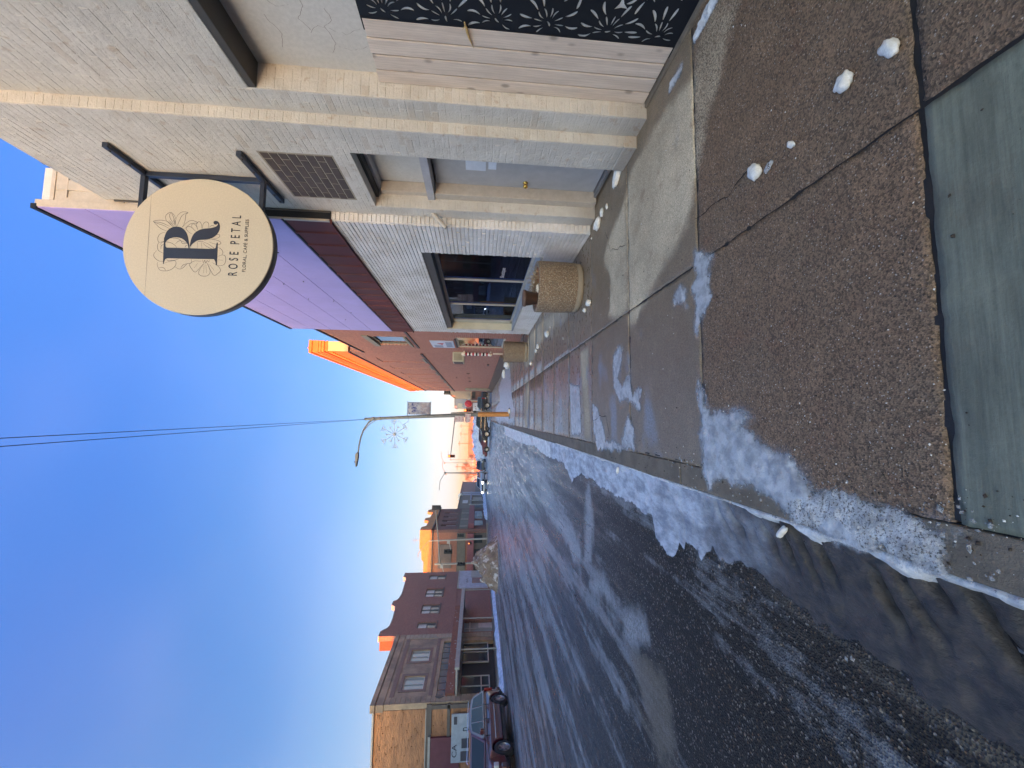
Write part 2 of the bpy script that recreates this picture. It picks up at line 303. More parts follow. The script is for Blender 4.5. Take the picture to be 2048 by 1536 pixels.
sepc=nt.nodes.new('ShaderNodeSeparateColor'); nt.links.new(vo.outputs['Color'],sepc.inputs[0])
n1=noise(nt,vs,1.0,8,.68); n2=noise(nt,vs2,1.6,8,.7); n3=noise(nt,v,30,5,.7); n4=noise(nt,v,4,6,.7)
farf=rampf(nt,sp.outputs['Y'],2.5,16.)
c=mixc(nt,rampf(nt,n2,.3,.7),(.014,.0115,.0105),(.040,.034,.031))
c=mixc(nt,rampf(nt,sepc.outputs[0],.2,1,0,.8),c,(.012,.011,.012)); c=mixc(nt,rampf(nt,sepc.outputs[1],.90,1.0),c,(.24,.21,.18))
c=mixc(nt,math_(nt,'MULTIPLY',rampf(nt,sepc.outputs[2],.93,1.0),.8),c,(.16,.10,.06))
fs=math_(nt,'ADD',math_(nt,'ADD',n1,math_(nt,'MULTIPLY',math_(nt,'SUBTRACT',n4,.5),.3)),math_(nt,'MULTIPLY',farf,.085))
fs=math_(nt,'ADD',fs,math_(nt,'MULTIPLY',math_(nt,'SUBTRACT',n3,.5),.15)); fs=math_(nt,'SUBTRACT',fs,rampf(nt,sp.outputs['Y'],2.2,6.,.055,0))
f2=math_(nt,'ADD',fa.outputs['Fac'],math_(nt,'MULTIPLY',math_(nt,'SUBTRACT',n4,.5),.45)); f2=math_(nt,'ADD',f2,math_(nt,'MULTIPLY',math_(nt,'SUBTRACT',n3,.5),.3))
fr=math_(nt,'MAXIMUM',rampf(nt,fs,.515,.62,0,.72),rampf(nt,f2,-.10,.12,0,1.))
c=mixc(nt,fr,c,mixc(nt,rampf(nt,n3,.3,.7),(.36,.375,.41),(.15,.15,.16)))
tn=math_(nt,'ADD',ta.outputs['Fac'],math_(nt,'MULTIPLY',math_(nt,'SUBTRACT',n4,.5),.4)); tm=rampf(nt,tn,-.05,.15,0,.8)
tr=math_(nt,'MULTIPLY',rampf(nt,noise(nt,pos(nt,(2.6,.2,1)),.8,7,.7),.58,.68),.55)
c=mixc(nt,math_(nt,'MAXIMUM',tm,tr),c,mixc(nt,rampf(nt,n3,.3,.7),(.21,.18,.145),(.12,.10,.08)))
nt.links.new(c,p.inputs['Base Color']); nt.links.new(math_(nt,'ADD',rampf(nt,n2,.3,.7,.20,.50),rampf(nt,sp.outputs['Y'],2.,7.,.32,0)),p.inputs['Roughness']); nt.links.new(rampf(nt,sp.outputs['Y'],2.,8.,.25,.6),p.inputs['Specular IOR Level'])
h=math_(nt,'ADD',math_(nt,'MULTIPLY',vo.outputs['Distance'],1.1),math_(nt,'MULTIPLY',n2,1.5)); bb=bump(nt,p,h,1.,.012); nt.links.new(rampf(nt,sp.outputs['Y'],1.5,11.,1.,.12),bb.inputs['Strength'])

m,nt,p=newmat('snowy winter ground'); v=pos(nt); c=mixc(nt,rampf(nt,noise(nt,v,.05,6,.6),.4,.55),(.55,.58,.66),(.10,.085,.07)); nt.links.new(c,p.inputs['Base Color']); p.inputs['Roughness'].default_value=.8
M_ground=m
b=MB(); b.box(-3000,3000,-3000,3000,-1.2,-.30); struct(b.build('ground',M_ground))
def roadz(P):
    x=P[:,0]; return -.125+.05*np.clip(1-((x+7.85)/7.4)**2,0,1)
def mk_road():
    fro=lambda P: multi(P,[FR1,FR2,FR3])+0
    tan=lambda P: multi(P,[TAN1])
    m1=gridmesh(-7.85,-.5,-3,12,.06,lambda P: roadz(P),attrs={'frost':fro,'tan':tan})
    far=lambda P: np.full(len(P),-.6)
    bmx=bmesh.new(); bmx.from_mesh(m1)
    for a in ((-15.3,-7.85,-3,12,.3),(-15.3,-.5,12,46,.35),(-15.3,-.5,-70,-3,1.5),(-15.3,-.5,46,460,2.4)):
        t=gridmesh(a[0],a[1],a[2],a[3],a[4],lambda P: roadz(P),attrs={'frost':far,'tan':far}); bmx.from_mesh(t)
    bmx.to_mesh(m1); bmx.free(); return m1
road=struct(obj('road',mk_road(),M_asph))
b=MB(); b.box(-200,-15.3,46.5,58.5,-.29,-.126); b.box(-.5,200,46.5,58.5,-.29,-.126); struct(b.build('cross_road',M_asph))

# right pavement: a bed with one child slab for each slab of concrete
b=MB(); b.box(-.33,3.4,-3,46.2,-.28,-.008); sidewalk=struct(b.build('sidewalk',M_joint))
ys=[-3,-1.5,-.15,1.205,2.655,3.985,5.36]; 
while ys[-1]<44.6: ys.append(ys[-1]+1.37+rng.uniform(-.03,.03))
for i in range(len(ys)-1):
    for side in (0,1):
        x0,x1=((-.349,1.15),(1.15,3.35))[side]; y0,y1=ys[i],ys[i+1]; near=y0<9; g=.003 if y0<6 else .005
        g=.010 if i in (2,) else g
        hz=rng.uniform(-.001,.001); tx,ty=rng.uniform(-.001,.001,2)
        def hf(P,x0=x0,x1=x1,y0=y0,y1=y1,hz=hz,tx=tx,ty=ty,near=near):
            x,y=P[:,0],P[:,1]; e=np.minimum(np.minimum(x-x0,x1-x),np.minimum(y-y0,y1-y))
            z=hz+tx*(x-x0)+ty*(y-y0)-.0025*np.clip(1-e/.02,0,1)
            if near: z=z+.0025*(fbm(x*9,y*9,3)-.5)-.006*(vnoise(x*14,y*14)>.62)*(e<.05)
            return z
        mt={3:M_brown,4:M_sand,5:M_sand}.get(i,M_far if i>5 else M_brown)
        if i==2 : mt=M_green if side==0 else M_brown
        if i==1: mt=M_green
        jj=.008*(rng.random(4)-.5)
        mesh=gridmesh(x0+g+jj[0],x1-g+jj[1],y0+g+jj[2],y1-g+jj[3],(.03 if y0<6 else .09) if near else .35,hf,attrs={'dry':lambda P: multi(P,DRY,.3) if y0>1 and y0<15 else (vnoise(P[:,0]*.8,P[:,1]*3.1)-.62)*.6,'ice':lambda P: np.maximum(multi(P,ICE,.3),(-.3 if y0<1.3 else 0)+(fbm(P[:,0]*1.6+4,P[:,1]*3.1,3)-.60-.10*np.clip(P[:,0]-.2,-.5,1.5)-.05*(y0<6))*.6)})
        if near:
            n_=len(mesh.vertices); co=np.empty(n_*3); mesh.vertices.foreach_get('co',co); co=co.reshape(-1,3); xa,xb,ya,yb=co[:,0].min(),co[:,0].max(),co[:,1].min(),co[:,1].max()
            for ax,lo_,sg in ((0,xa,1),(0,xb,-1),(1,ya,1),(1,yb,-1)):
                k_=np.abs(co[:,ax]-lo_)<1e-4; t_=co[:,1-ax]; co[k_,ax]+=sg*(.010*np.clip(fbm(t_[k_]*9+i*3+side,t_[k_]*0+ax,4)-.42,0,1)*2+.004*vnoise(t_[k_]*31,t_[k_]*0))
            mesh.vertices.foreach_set('co',co.ravel())
        o=obj('slab',mesh,mt,sidewalk)
        s=o.modifiers.new('solid','SOLIDIFY'); s.thickness=.05; s.offset=-1
        if i==2 and side==0: o['label']='smooth greenish grey patch slab'
# wandering crack along the joint filled with dark debris and two hairline cracks
M_crack=mat('crack dirt',(.006,.005,.005),rough=.9,bst=0)
def ribbon(b,pts,w,z,jit=.006):
    pts=[np.array(p,float) for p in pts]; out=[]
    for i in range(len(pts)-1):
        n=max(2,int(np.linalg.norm(pts[i+1]-pts[i])/.02))
        for k in range(n): out.append(pts[i]+(pts[i+1]-pts[i])*k/n)
    out.append(pts[-1]); L=[];R=[]
    for i,p_ in enumerate(out):
        t=out[min(i+1,len(out)-1)]-out[max(i-1,0)]; t/=np.linalg.norm(t)+1e-9; nrm=np.array([-t[1],t[0]])
        p2=p_+nrm*jit*(vnoise(np.array([i*.31]),np.array([w*999]))[0]-.5)*4; ww=w*(.35+1.1*vnoise(np.array([i*.47]),np.array([3.3]))[0])
        L.append((*(p2+nrm*ww),z)); R.append((*(p2-nrm*ww),z))
    n=len(L); b.add(L+R,[(i,i+1,n+i+1,n+i) for i in range(n-1)])
b=MB()
ribbon(b,[(1.5,2.66),(1.45,2.3),(1.52,2.05)],.0035,.0085,.014)
ribbon(b,[(-.02,5.3),(.05,4.75),(-.2,4.62)],.004,.0085,.01); ribbon(b,[(2.4,4.7),(2.05,4.5),(1.9,4.05)],.003,.0085,.01)
b.build('crack',M_crack,sidewalk)
# kerb stones
M_curb=mat('gritty kerb concrete',(.20,.16,.12),rough=.8,col2=(.13,.105,.08),ns=5,bs=120,bst=.9,bd=.006,dirt=.3)
b=MB(); b.box(-.50,-.34,-3,46.2,-.29,-.02); curb=struct(b.build('kerb',M_joint))
y=-3.
while y<46:
    L=3.0; b=MB(); b.prism([(-.535,-.20),(-.53,-.03),(-.505,-.004),(-.345,0.0),(-.345,-.2)],'y',y+.006,y+L-.006); b.build('kerb_stone',M_curb,curb,bevel=.008); y+=L
b=MB(); b.box(-15.45,-15.3,-70,46.2,-.3,0); struct(b.build('far_kerb',M_curb))
b=MB(); b.box(-18.4,-15.45,-70,46.4,-.3,-.004); struct(b.build('far_sidewalk',M_far))
b=MB(); b.box(-18.4,-15.4,58.6,110,-.3,0); b.box(-.5,5,58.6,110,-.3,0); struct(b.build('corner_sidewalk',M_far))

# ---------------------------------------------------------------- ice and snow
def icemat(name,c1,c2,rough,bst=.5,scale=(1,1,1),fe=.03,mx=1.):
    m,nt,p=newmat(name); v=pos(nt,scale); n1=noise(nt,v,9,7,.7); n2=noise(nt,v,60,5,.7); n0=noise(nt,v,2.2,5,.6)
    c=mixc(nt,rampf(nt,n1,.35,.65),c1,c2); c=mixc(nt,rampf(nt,n0,.5,.72,0,.6),c,tuple(.5*(x+y) for x,y in zip(c2,(.10,.085,.075))))
    c=mixc(nt,rampf(nt,n2,.62,.72,0,.8),c,(.05,.04,.032)); nt.links.new(c,p.inputs['Base Color'])
    nt.links.new(rampf(nt,n1,.3,.7,rough*.6,rough*1.4),p.inputs['Roughness']); p.inputs['Specular IOR Level'].default_value=.5
    bump(nt,p,math_(nt,'ADD',n1,math_(nt,'MULTIPLY',n2,.4)),bst,.02)
    if fe is None: return m
    ea=nt.nodes.new('ShaderNodeAttribute'); ea.attribute_name='edge'; ef=math_(nt,'ADD',ea.outputs['Fac'],math_(nt,'MULTIPLY',math_(nt,'SUBTRACT',noise(nt,pos(nt),26,6,.75),.5),fe*1.6))
    nt.links.new(rampf(nt,ef,-fe*.5,fe*.5,0,mx),p.inputs['Alpha']); return m
M_ice=icemat('gutter ice',(.56,.60,.68),(.26,.28,.34),.42,.8,(1,.5,1))
nt=M_ice.node_tree; p=nt.nodes['Principled BSDF']; v=pos(nt); s_=nt.nodes.new('ShaderNodeSeparateXYZ'); nt.links.new(v,s_.inputs[0]); old=p.inputs['Base Color'].links[0].from_socket
f_=rampf(nt,math_(nt,'ADD',s_.outputs['Y'],math_(nt,'MULTIPLY',math_(nt,'SUBTRACT',noise(nt,v,3,5,.6),.5),1.8)),1.9,3.3,1,0); nt.links.new(mixc(nt,f_,old,mixc(nt,rampf(nt,noise(nt,v,14,6,.7),.35,.65),(.080,.062,.050),(.036,.030,.026))),p.inputs['Base Color'])
ga=nt.nodes.new('ShaderNodeAttribute'); ga.attribute_name='groove'; nt.links.new(mixc(nt,math_(nt,'MULTIPLY',ga.outputs['Fac'],.85),p.inputs['Base Color'].links[0].from_socket,(.014,.011,.010)),p.inputs['Base Color'])  # grooves darkened in the colour: crease shade together with dirty meltwater
M_dirtyice=icemat('dirty refrozen slush',(.085,.078,.085),(.05,.046,.05),.45,.5)
M_snow=icemat('old crusty snow',(.82,.83,.85),(.50,.51,.54),.6,1.2,fe=.022)
M_film=icemat('thin ice film on concrete',(.60,.62,.66),(.32,.33,.36),.35,.6,fe=.07,mx=.9)
GP=np.array(GUT[::-1]); GP=GP[np.argsort(GP[:,1])]
M_crust=icemat('gritty refrozen snow crust',(.76,.77,.79),(.42,.42,.43),.6,1.5,fe=.06,mx=.97)
nt=M_crust.node_tree; p=nt.nodes['Principled BSDF']; v=pos(nt); nt.links.new(mixc(nt,rampf(nt,noise(nt,v,95,4,.7),.53,.60,0,.85),p.inputs['Base Color'].links[0].from_socket,(.06,.048,.04)),p.inputs['Base Color'])
def gutter(y0,y1,res,mt,lo=None):
    def edge(P):
        x,y=P[:,0],P[:,1]; return np.interp(y,GP[:,1],GP[:,0])+.12*(fbm(x*6,y*6,4)-.5)+.05*(fbm(x*25,y*25,3)-.5)
    def keep(P): return (P[:,0]>edge(P)-.06)&(P[:,0]<-.525)
    def hf(P):
        x,y=P[:,0],P[:,1]; e=edge(P); t=np.clip((x-e)/(-.53-e),0,1); z=roadz(P)+.010+.058*t**1.3+.030*(fbm(x*5,y*4,4)-.5)+.010*(fbm(x*22,y*14,3)-.5)+.002
        near=np.clip((2.9-y)/.8,0,1); return z-near*.058*groove(P)*(t>0)+near*.022*(fbm(x*16,y*16,5)-.5)+.002
    def groove(P):
        x,y=P[:,0],P[:,1]; t=np.clip((x-edge(P))/.45,0,1); ph=(y*1.0-.55*(x+.53))/.125+.9*fbm(x*4,y*3,3); g=np.exp(-((ph-np.floor(ph)-.5)/.17)**2); return g*np.clip((t-.25)*2.5,0,1)*np.clip(vnoise(np.floor(ph)*3.7,x*7)*1.8-.25,0,1)
    return gridmesh(-1.5,-.52,y0,y1,res,hf,keep,attrs={'edge':lambda P: P[:,0]-edge(P),'groove':lambda P: groove(P)*np.clip((2.9-P[:,1])/.8,0,1)})
tag(obj('gutter_ice',gutter(-.6,9,.015,M_ice),M_ice),'blue grey ice filling the gutter along the kerb',None,None,'stuff')
tag(obj('gutter_ice',gutter(9,24,.035,M_ice),M_snow),'whiter crusty ice in the gutter farther along',None,None,'stuff')
def snowline(P):
    x,y=P[:,0],P[:,1]; w=.006+.022*np.clip((2.6-y)/1.4,0,1)+.05*np.clip(fbm(y*5,y*0+5,5)-.42,0,1)*(1+2*np.clip((2.8-y),0,1))+.05*np.clip((y-8)/6,0,1)
    lo=-.545-w+.01*vnoise(y*17,y*0); return x,y,lo,w
def skeep(P):
    x,y,lo,w=snowline(P); return (x>lo-.03)&(x<-.505)
def shf(P):
    x,y,lo,w=snowline(P); t=np.clip((x-lo)/(-.52-lo),0,1); gap=fbm(y*1.3+40,y*0+2,3); on=np.clip((gap-.40)*12+np.clip((2.7-y)*3,0,2)+np.clip((y-7)*2,0,2),0,1); return -.104+(.064+.030*on)*np.clip(t*1.6,0,1)**.6+.022*(fbm(x*50,y*45,4)-.5)-.03*(x<lo)-.05*np.clip((x+.515)/.01,0,1)
def sedge(P):
    x,y,lo,w=snowline(P); gap=fbm(y*1.3+40,y*0+2,4); on=np.clip((gap-.36)*1.2+np.clip((2.9-y)*.3,0,.3)+np.clip((y-7)*.3,0,.3),-.06,.06); return np.minimum(np.minimum((x-lo)*1.2,(-.507-x)*1.5+.0),on)+.012
tag(obj('kerb_snow',gridmesh(-.75,-.5,.2,8,.011,shf,skeep,attrs={'edge':sedge}),M_snow),'white strip of crusted snow along the kerb edge',None,None,'stuff')
tag(obj('kerb_snow',gridmesh(-.75,-.5,8,24,.03,shf,skeep,attrs={'edge':sedge}),M_snow),'white strip of crusted snow along the far kerb edge',None,None,'stuff')
def patch(polys,res,th,mt,name,label,z=.006,rough=.06,pad=.12):
    A=np.concatenate([np.array(q) for q in polys]); x0,y0=A.min(0)-pad; x1,y1=A.max(0)+pad
    def d(P): return multi(P,polys,.4)+rough*(fbm(P[:,0]*11,P[:,1]*11,4)-.5)*2+.02*(fbm(P[:,0]*40,P[:,1]*40,3)-.5)
    def hf(P): e=d(P); return z-.004+th*np.clip(e/.06,0,1)**.7*(.3+1.3*fbm(P[:,0]*22,P[:,1]*22,5))+.004
    return tag(obj(name,gridmesh(x0,x1,y0,y1,res,hf,lambda P: d(P)>-.06,attrs={'edge':d}),mt),label,None,None,'stuff')
patch([ICE1],.010,.012,M_film,'ice_patch','large white ice patch on the sidewalk beside the kerb',.003,.05)
CR=[(-.36,1.20),(-.50,1.25),(-.50,1.9),(-.40,2.0),(-.32,1.7),(-.345,1.35)]
patch([CR],.007,.012,M_crust,'snow_crust','rough granular snow crust on the kerb edge of the ice patch',.004,.05)
patch([ICE2],.010,.004,M_film,'ice_patch','thin milky ice patch over the sidewalk joint in the middle',.003,.05)
patch([ICE3],.010,.002,M_film,'ice_patch','small faint ice patch beyond the sidewalk joint',.004,.04)
patch([ICE4,ICE5,ICE6],.016,.002,M_film,'ice_patch','pale glazed ice streaks on the sidewalk slabs beyond',.003,.05)
# puddly ice by the lamp post and at the far pavement
q=[(-.3,17),(.3,16.5),(.8,18),(1.9,19),(2.6,19.4),(2.8,24),(2.2,30),(1.2,28),(.9,33),(.0,36),(-.4,30),(-.3,22)]
patch([q],.06,.01,M_film,'ice_patch','long pale ice sheets along the sidewalk past the lamp post',.003,.5)
# chunks of snow, each a thing
def chunk(x,y,r,label,z=0.004,mt=None,el=(1,1,.7),seed=0,name='snow_chunk',group='lumps of snow on the sidewalk'):
    bm=bmesh.new(); bmesh.ops.create_icosphere(bm,subdivisions=3,radius=r); R=np.random.default_rng(seed+int(x*100)+int(y*77)); ph=R.random(9)*6
    for v_ in bm.verts:
        d=v_.co.normalized(); k=1+.10*float(vnoise(np.array([d.x*3+ph[5]*3]),np.array([d.y*3+d.z*2.1+ph[6]]))[0]-.5)*3+.03*float(vnoise(np.array([d.x*8+ph[5]]),np.array([d.y*8+d.z*7]))[0]-.5)*2+.10*math.sin(3*d.x+ph[0])*math.cos(2.5*d.y+ph[1])+.05*math.sin(5*d.z+4*d.x+ph[2])
        v_.co=Vector((v_.co.x*k*el[0],v_.co.y*k*el[1],max(v_.co.z*k*el[2],-r*el[2]*.55)))
    m=bpy.data.meshes.new(name); bm.to_mesh(m); bm.free(); m.polygons.foreach_set('use_smooth',[True]*len(m.polygons)); m.materials.append(mt or M_snowlump)
    o=bpy.data.objects.new(name,m); COL.objects.link(o); o.location=(x,y,z+r*el[2]*.5); o.rotation_euler=(0,0,R.random()*0+ph[5]*.3); tag(o,label,'snow lump',group); return o
M_snowlump=mat('packed snow lump',(.82,.80,.76),rough=.6,col2=(.66,.63,.58),ns=30,bs=140,bst=.5,bd=.004)
chunk(1.46,1.28,.037,'oval snow lump nearest the slab corner',el=(1.3,.8,.6),seed=3)
chunk(1.49,1.47,.038,'round snow lump second from the slab corner',el=(1,1,.7),seed=4)
chunk(1.42,1.77,.021,'small oval snow lump third in the row on the brown slab',el=(1.4,.8,.6),seed=5)
chunk(1.44,2.03,.046,'largest bright white snow lump on the brown slab',el=(1,1.1,.6),seed=6)
chunk(1.405,1.93,.026,'small grey icy tail lump beside the bright white lump',mt=M_film,el=(.7,1.4,.5),seed=7)
chunk(1.66,5.40,.058,'white snow lump in front of the large planter',el=(1,.9,.8),seed=8)
chunk(1.62,5.64,.040,'smaller snow lump tucked just behind the one by the large planter',el=(1,.9,.8),seed=9)
chunk(1.93,8.77,.085,'pale snow lump alone on the dark wet slab',seed=10)
chunk(2.02,8.5,.022,'tiny crumb of snow next to the lone pale lump',seed=11)
chunk(1.5,7.19,.025,'tiny flat flake of snow on the middle slab',el=(1.4,.7,.4),seed=12)
chunk(1.90,10.2,.065,'snow lump second to last before the small planter',seed=13)
chunk(1.84,10.55,.055,'snow lump touching its twin before the small planter',seed=14)
chunk(1.63,11.6,.06,'farthest grey snow lump level with the small planter',seed=15)
chunk(-.60,4.45,.030,'cream coloured stone lying on the kerb edge',z=-.03,el=(.7,1.5,.5),seed=16,name='pebble',group=None)
chunk(-.60,2.02,.030,'pale oblong stone at the kerb amid the slush',z=-.05,el=(.6,1.6,.6),seed=17,name='pebble',group=None)
chunk(.3,19.25,.16,'snow heaped round the foot of the lamp post',el=(1.2,1,.5),seed=18,group=None)
SN=[(2.81,4.20,.060,'white snow wedge below the door step at the pilaster foot'),(2.72,4.62,.045,'first snow clod past the door step'),(2.70,4.80,.050,'second snow clod past the door step'),(2.67,4.95,.055,'jagged snow clod in the middle of the row by the wall'),(2.66,5.12,.05,'snow clod against the wall pilaster near the dark gap'),(2.60,5.30,.03,'last small snow clod by the corner of the thin brick wall')]
for i,(x,y,r,l) in enumerate(SN): chunk(x-.02+(.03,-.02,.02,-.03,.03,0)[i],y,r*(1.1,.7,.9,1.15,.8,.6)[i],l,el=((.7,2.0,.7),(1.2,.8,.5),(.8,1.2,.6),(1.,1.6,.7),(.7,1.2,.5),(1,.9,.5))[i],seed=20+i,group='snow clods along the foot of the wall')
patch([[(2.93,2.0),(2.97,2.45),(2.90,2.62),(2.84,2.6),(2.87,2.3),(2.85,2.0)]],.008,.035,M_snow,'snow_strip','white snow strip along the wall below the black screen',.004,.02)
patch([[(2.86,2.78),(2.88,2.98),(2.80,3.0),(2.79,2.8)]],.008,.02,M_film,'snow_strip','thin icy snow below the wooden boards',.004,.03)
chunk(2.72,20.3,.22,'white snow heap behind the small planter by the brick wall',el=(.8,1.6,.8),seed=41,group=None)
chunk(2.62,23.6,.18,'smaller snow heap farther along the brick wall',el=(.8,2.2,.6),seed=42,group=None)

# loose grit and crumbs of salt and ice
def crumbs(name,label,n,mt,area,rmin,rmax,seed,zf=None):
    R=random.Random(seed); vs=[];fs=[]
    for k in range(n):
        a=R.choice(area); x=R.uniform(a[0],a[1]); y=a[2]+(a[3]-a[2])*R.random()**1.5; r=rmin+(rmax-rmin)*R.random()**3; z=(float(roadz(np.array([[x,y]]))[0]) if x<-.54 else .002)+r*.35; i=len(vs); th=R.uniform(0,6.3); e=R.uniform(.6,1.5)
        for q in ((1*e,0,0),(0,1,0),(-1*e,0,0),(0,-1,0),(0,0,.7),(0,0,-.7)):
            j=R.uniform(.7,1.25); vs.append((x+r*j*(q[0]*math.cos(th)-q[1]*math.sin(th)),y+r*j*(q[0]*math.sin(th)+q[1]*math.cos(th)),z+r*j*q[2]))
        fs+=[(i,i+1,i+4),(i+1,i+2,i+4),(i+2,i+3,i+4),(i+3,i,i+4),(i+1,i,i+5),(i+2,i+1,i+5),(i+3,i+2,i+5),(i,i+3,i+5)]
    m=bpy.data.meshes.new(name); m.from_pydata(vs,[],fs); tag(obj(name,m,mt),label,None,None,'stuff')
crumbs('salt_grains','white grains of salt and ice scattered over the near sidewalk',420,M_snowlump,[(-.35,1.1,1.2,4.5),(1.15,2.9,1.2,5.5),(-.52,-.2,1.0,3.0),(-.52,.2,1.2,2.6)],.0012,.006,31)
crumbs('ice_crumbs','broken crumbs of ice along the kerb and gutter',620,M_film,[(-.52,-.25,1.1,3.2),(-.95,-.55,1.1,3.),(-1.1,-.55,1.2,6.)],.003,.014,32)
crumbs('grit','dark brown grit scattered on sidewalk and road',900,mat('dark grit',(.05,.035,.026),rough=.8,bst=0),[(-.5,2.9,.9,6),(-.5,-.2,1.,5),(-4,-1.0,1.0,6)],.0015,.008,33)
crumbs('road_gravel','pale wet gravel lying on the near asphalt',700,mat('pale gravel',(.20,.17,.14),rough=.35,bst=0),[(-3.2,-1.05,.8,4.5),(-2.2,-1.1,.8,2.8)],.002,.009,34)

# ================================================================ buildings on the near (right) side
M_paint,nt,p=newmat('worn cream grey masonry paint'); v=pos(nt)
n1=noise(nt,v,3,7,.65); n2=noise(nt,v,38,6,.7); n3=noise(nt,v,9,5,.6); oi=nt.nodes.new('ShaderNodeObjectInfo')
c=mixc(nt,rampf(nt,n1,.35,.65),(.615,.58,.54),(.53,.50,.465)); c=mixc(nt,rampf(nt,n2,.55,.75,0,.6),c,(.34,.29,.24)); c=mixc(nt,rampf(nt,n3,.60,.68,0,.5),c,(.40,.30,.22))
c=mixc(nt,rampf(nt,oi.outputs['Random'],.80,.95,0,.30),c,(.42,.33,.25)); c=mixc(nt,rampf(nt,noise(nt,pos(nt,(1,1,2.2)),1.6,8,.75),.56,.70,0,.45),c,(.40,.345,.30))
spz=nt.nodes.new('ShaderNodeSeparateXYZ'); nt.links.new(v,spz.inputs[0]); low=rampf(nt,math_(nt,'ADD',spz.outputs['Z'],math_(nt,'MULTIPLY',n1,.5)),.25,.7,1,0)
c=mixc(nt,math_(nt,'MULTIPLY',low,.45),c,(.16,.13,.105))
nd=noise(nt,pos(nt,(3,3,12)),2.4,6,.75); c=mixc(nt,rampf(nt,nd,.64,.72,0,.55),c,(.17,.14,.12)); c=mixc(nt,rampf(nt,nd,.36,.30,0,.35),c,(.68,.64,.58))
nt.links.new(c,p.inputs['Base Color']); p.inputs['Roughness'].default_value=.75; p.inputs['Specular IOR Level'].default_value=.3
bump(nt,p,math_(nt,'ADD',math_(nt,'ADD',n2,math_(nt,'MULTIPLY',n3,1.4)),math_(nt,'MULTIPLY',nd,1.5)),.8,.008)
M_white=mat('thick white masonry paint',(.74,.72,.73),rough=.6,col2=(.58,.55,.53),ns=2,bs=45,bst=.7,bd=.006,dirt=.05)
M_brownbrick=mat('dark brown glazed brick',(.105,.070,.050),rough=.6,col2=(.075,.052,.040),ns=9,bs=60,bst=.4,vary=.5)
M_mortar=mat('pale mortar',(.36,.31,.25),rough=.9,bs=90,bst=.6)
M_stucco=mat('pale smooth plaster',(.60,.58,.56),rough=.8,col2=(.55,.52,.49),ns=1.2,bs=30,bst=.25)
M_steel=mat('dark painted steel',(.055,.05,.047),rough=.55,bs=40,bst=.1)
M_trim=mat('cream painted wood',(.52,.46,.40),rough=.6,col2=(.46,.40,.34),ns=6,bs=30,bst=.2)
M_door=mat('grey lavender painted door',(.42,.41,.43),rough=.5,col2=(.39,.385,.40),ns=1.5,bs=8,bst=.05)
M_greytrim=mat('lavender grey painted wood',(.44,.43,.46),rough=.5,bs=20,bst=.1)
M_brass=mat('polished brass',(.75,.48,.12),rough=.18,metal=1,bst=0)
M_crk=mat('hairline crack',(.22,.19,.17),rough=.9,bst=0)
_bm={}
def brickmesh(L,H,D,mt,ch=.005):
    k=(round(L,2),round(H,3),D,mt.name)
    if k in _bm: return _bm[k]
    b=MB(); L2,H2=L/2,H/2   # local: face normal -X, length along Y, height along Z
    vs=[(0,-L2+ch,-H2+ch),(0,L2-ch,-H2+ch),(0,L2-ch,H2-ch),(0,-L2+ch,H2-ch),(ch,-L2,-H2),(ch,L2,-H2),(ch,L2,H2),(ch,-L2,H2),(D,-L2,-H2),(D,L2,-H2),(D,L2,H2),(D,-L2,H2)]
    b.add(vs,[(3,2,1,0),(0,1,5,4),(1,2,6,5),(2,3,7,6),(3,0,4,7),(4,5,9,8),(5,6,10,9),(6,7,11,10),(7,4,8,11)])
    m=b.mesh('brick'); m.materials.append(mt); _bm[k]=m; return m
class Bricks:
    def __init__(s): s.l=[]
    def wall(s,plane,const,a0,a1,z0,z1,holes=(),bl=.20,bh=.067,jt=.007,prd=.0032,seed=0):
        R=random.Random(seed+int(const*100)+int(a0*31)); n=int((z1-z0)/(bh+jt)); bh=(z1-z0)/n-jt
        for i in range(n):
            z=z0+(i+.5)*(bh+jt); a=a0-(bl+jt)*(.5 if i%2 else 0)
            while a<a1:
                b0=max(a,a0);b1=min(a+bl,a1); segs=[(b0,b1)]
                for h in holes:
                    if z+bh*.4>h[2] and z-bh*.4<h[3]:
                        ns=[]
                        for q in segs:
                            if q[1]<=h[0] or q[0]>=h[1]: ns.append(q)
                            else:
                                if q[0]<h[0]: ns.append((q[0],h[0]))
                                if q[1]>h[1]: ns.append((h[1],q[1]))
                        segs=ns
                for q in segs:
                    if q[1]-q[0]>.03: s.l.append((plane,const-R.random()*prd,(q[0]+q[1])/2,z,q[1]-q[0],bh,R.uniform(-.006,.006)))
                a+=bl+jt
    def emit(s,parent,mt,nmax=300,depth=.02,label=None):
        cp=Vector((0,0,1.6))
        def loc(t): return Vector((t[1],t[2],t[3])) if t[0]=='x' else Vector((t[2],t[1],t[3]))
        def key(t):
            w=loc(t)-cp; d=w.length; q=cam.matrix_world.inverted()@loc(t)
            u=q.x/-q.z; w_=q.y/-q.z; out=abs(u)>1.32 or abs(w_)>.99 or q.z>0
            return (100 if out else 0)+d/max(.1,(t[4]*t[5])**.5)*.1
        L=sorted(s.l,key=key); rest=MB()
        for i,t in enumerate(L):
            m=brickmesh(t[4],t[5],depth,mt); rot=Euler((t[6],0,0 if t[0]=='x' else pi/2)); w=loc(t)
            if i<nmax: inst('brick',m,w,parent,rot,label=label if i==0 else None)
            else:
                X=rot.to_matrix().to_4x4(); X.translation=w; rest.add([X@v_.co for v_ in m.vertices],[tuple(p_.vertices) for p_ in m.polygons])
        if rest.v:
            o=rest.build('brick_courses',mt,parent); o['kind']='stuff'
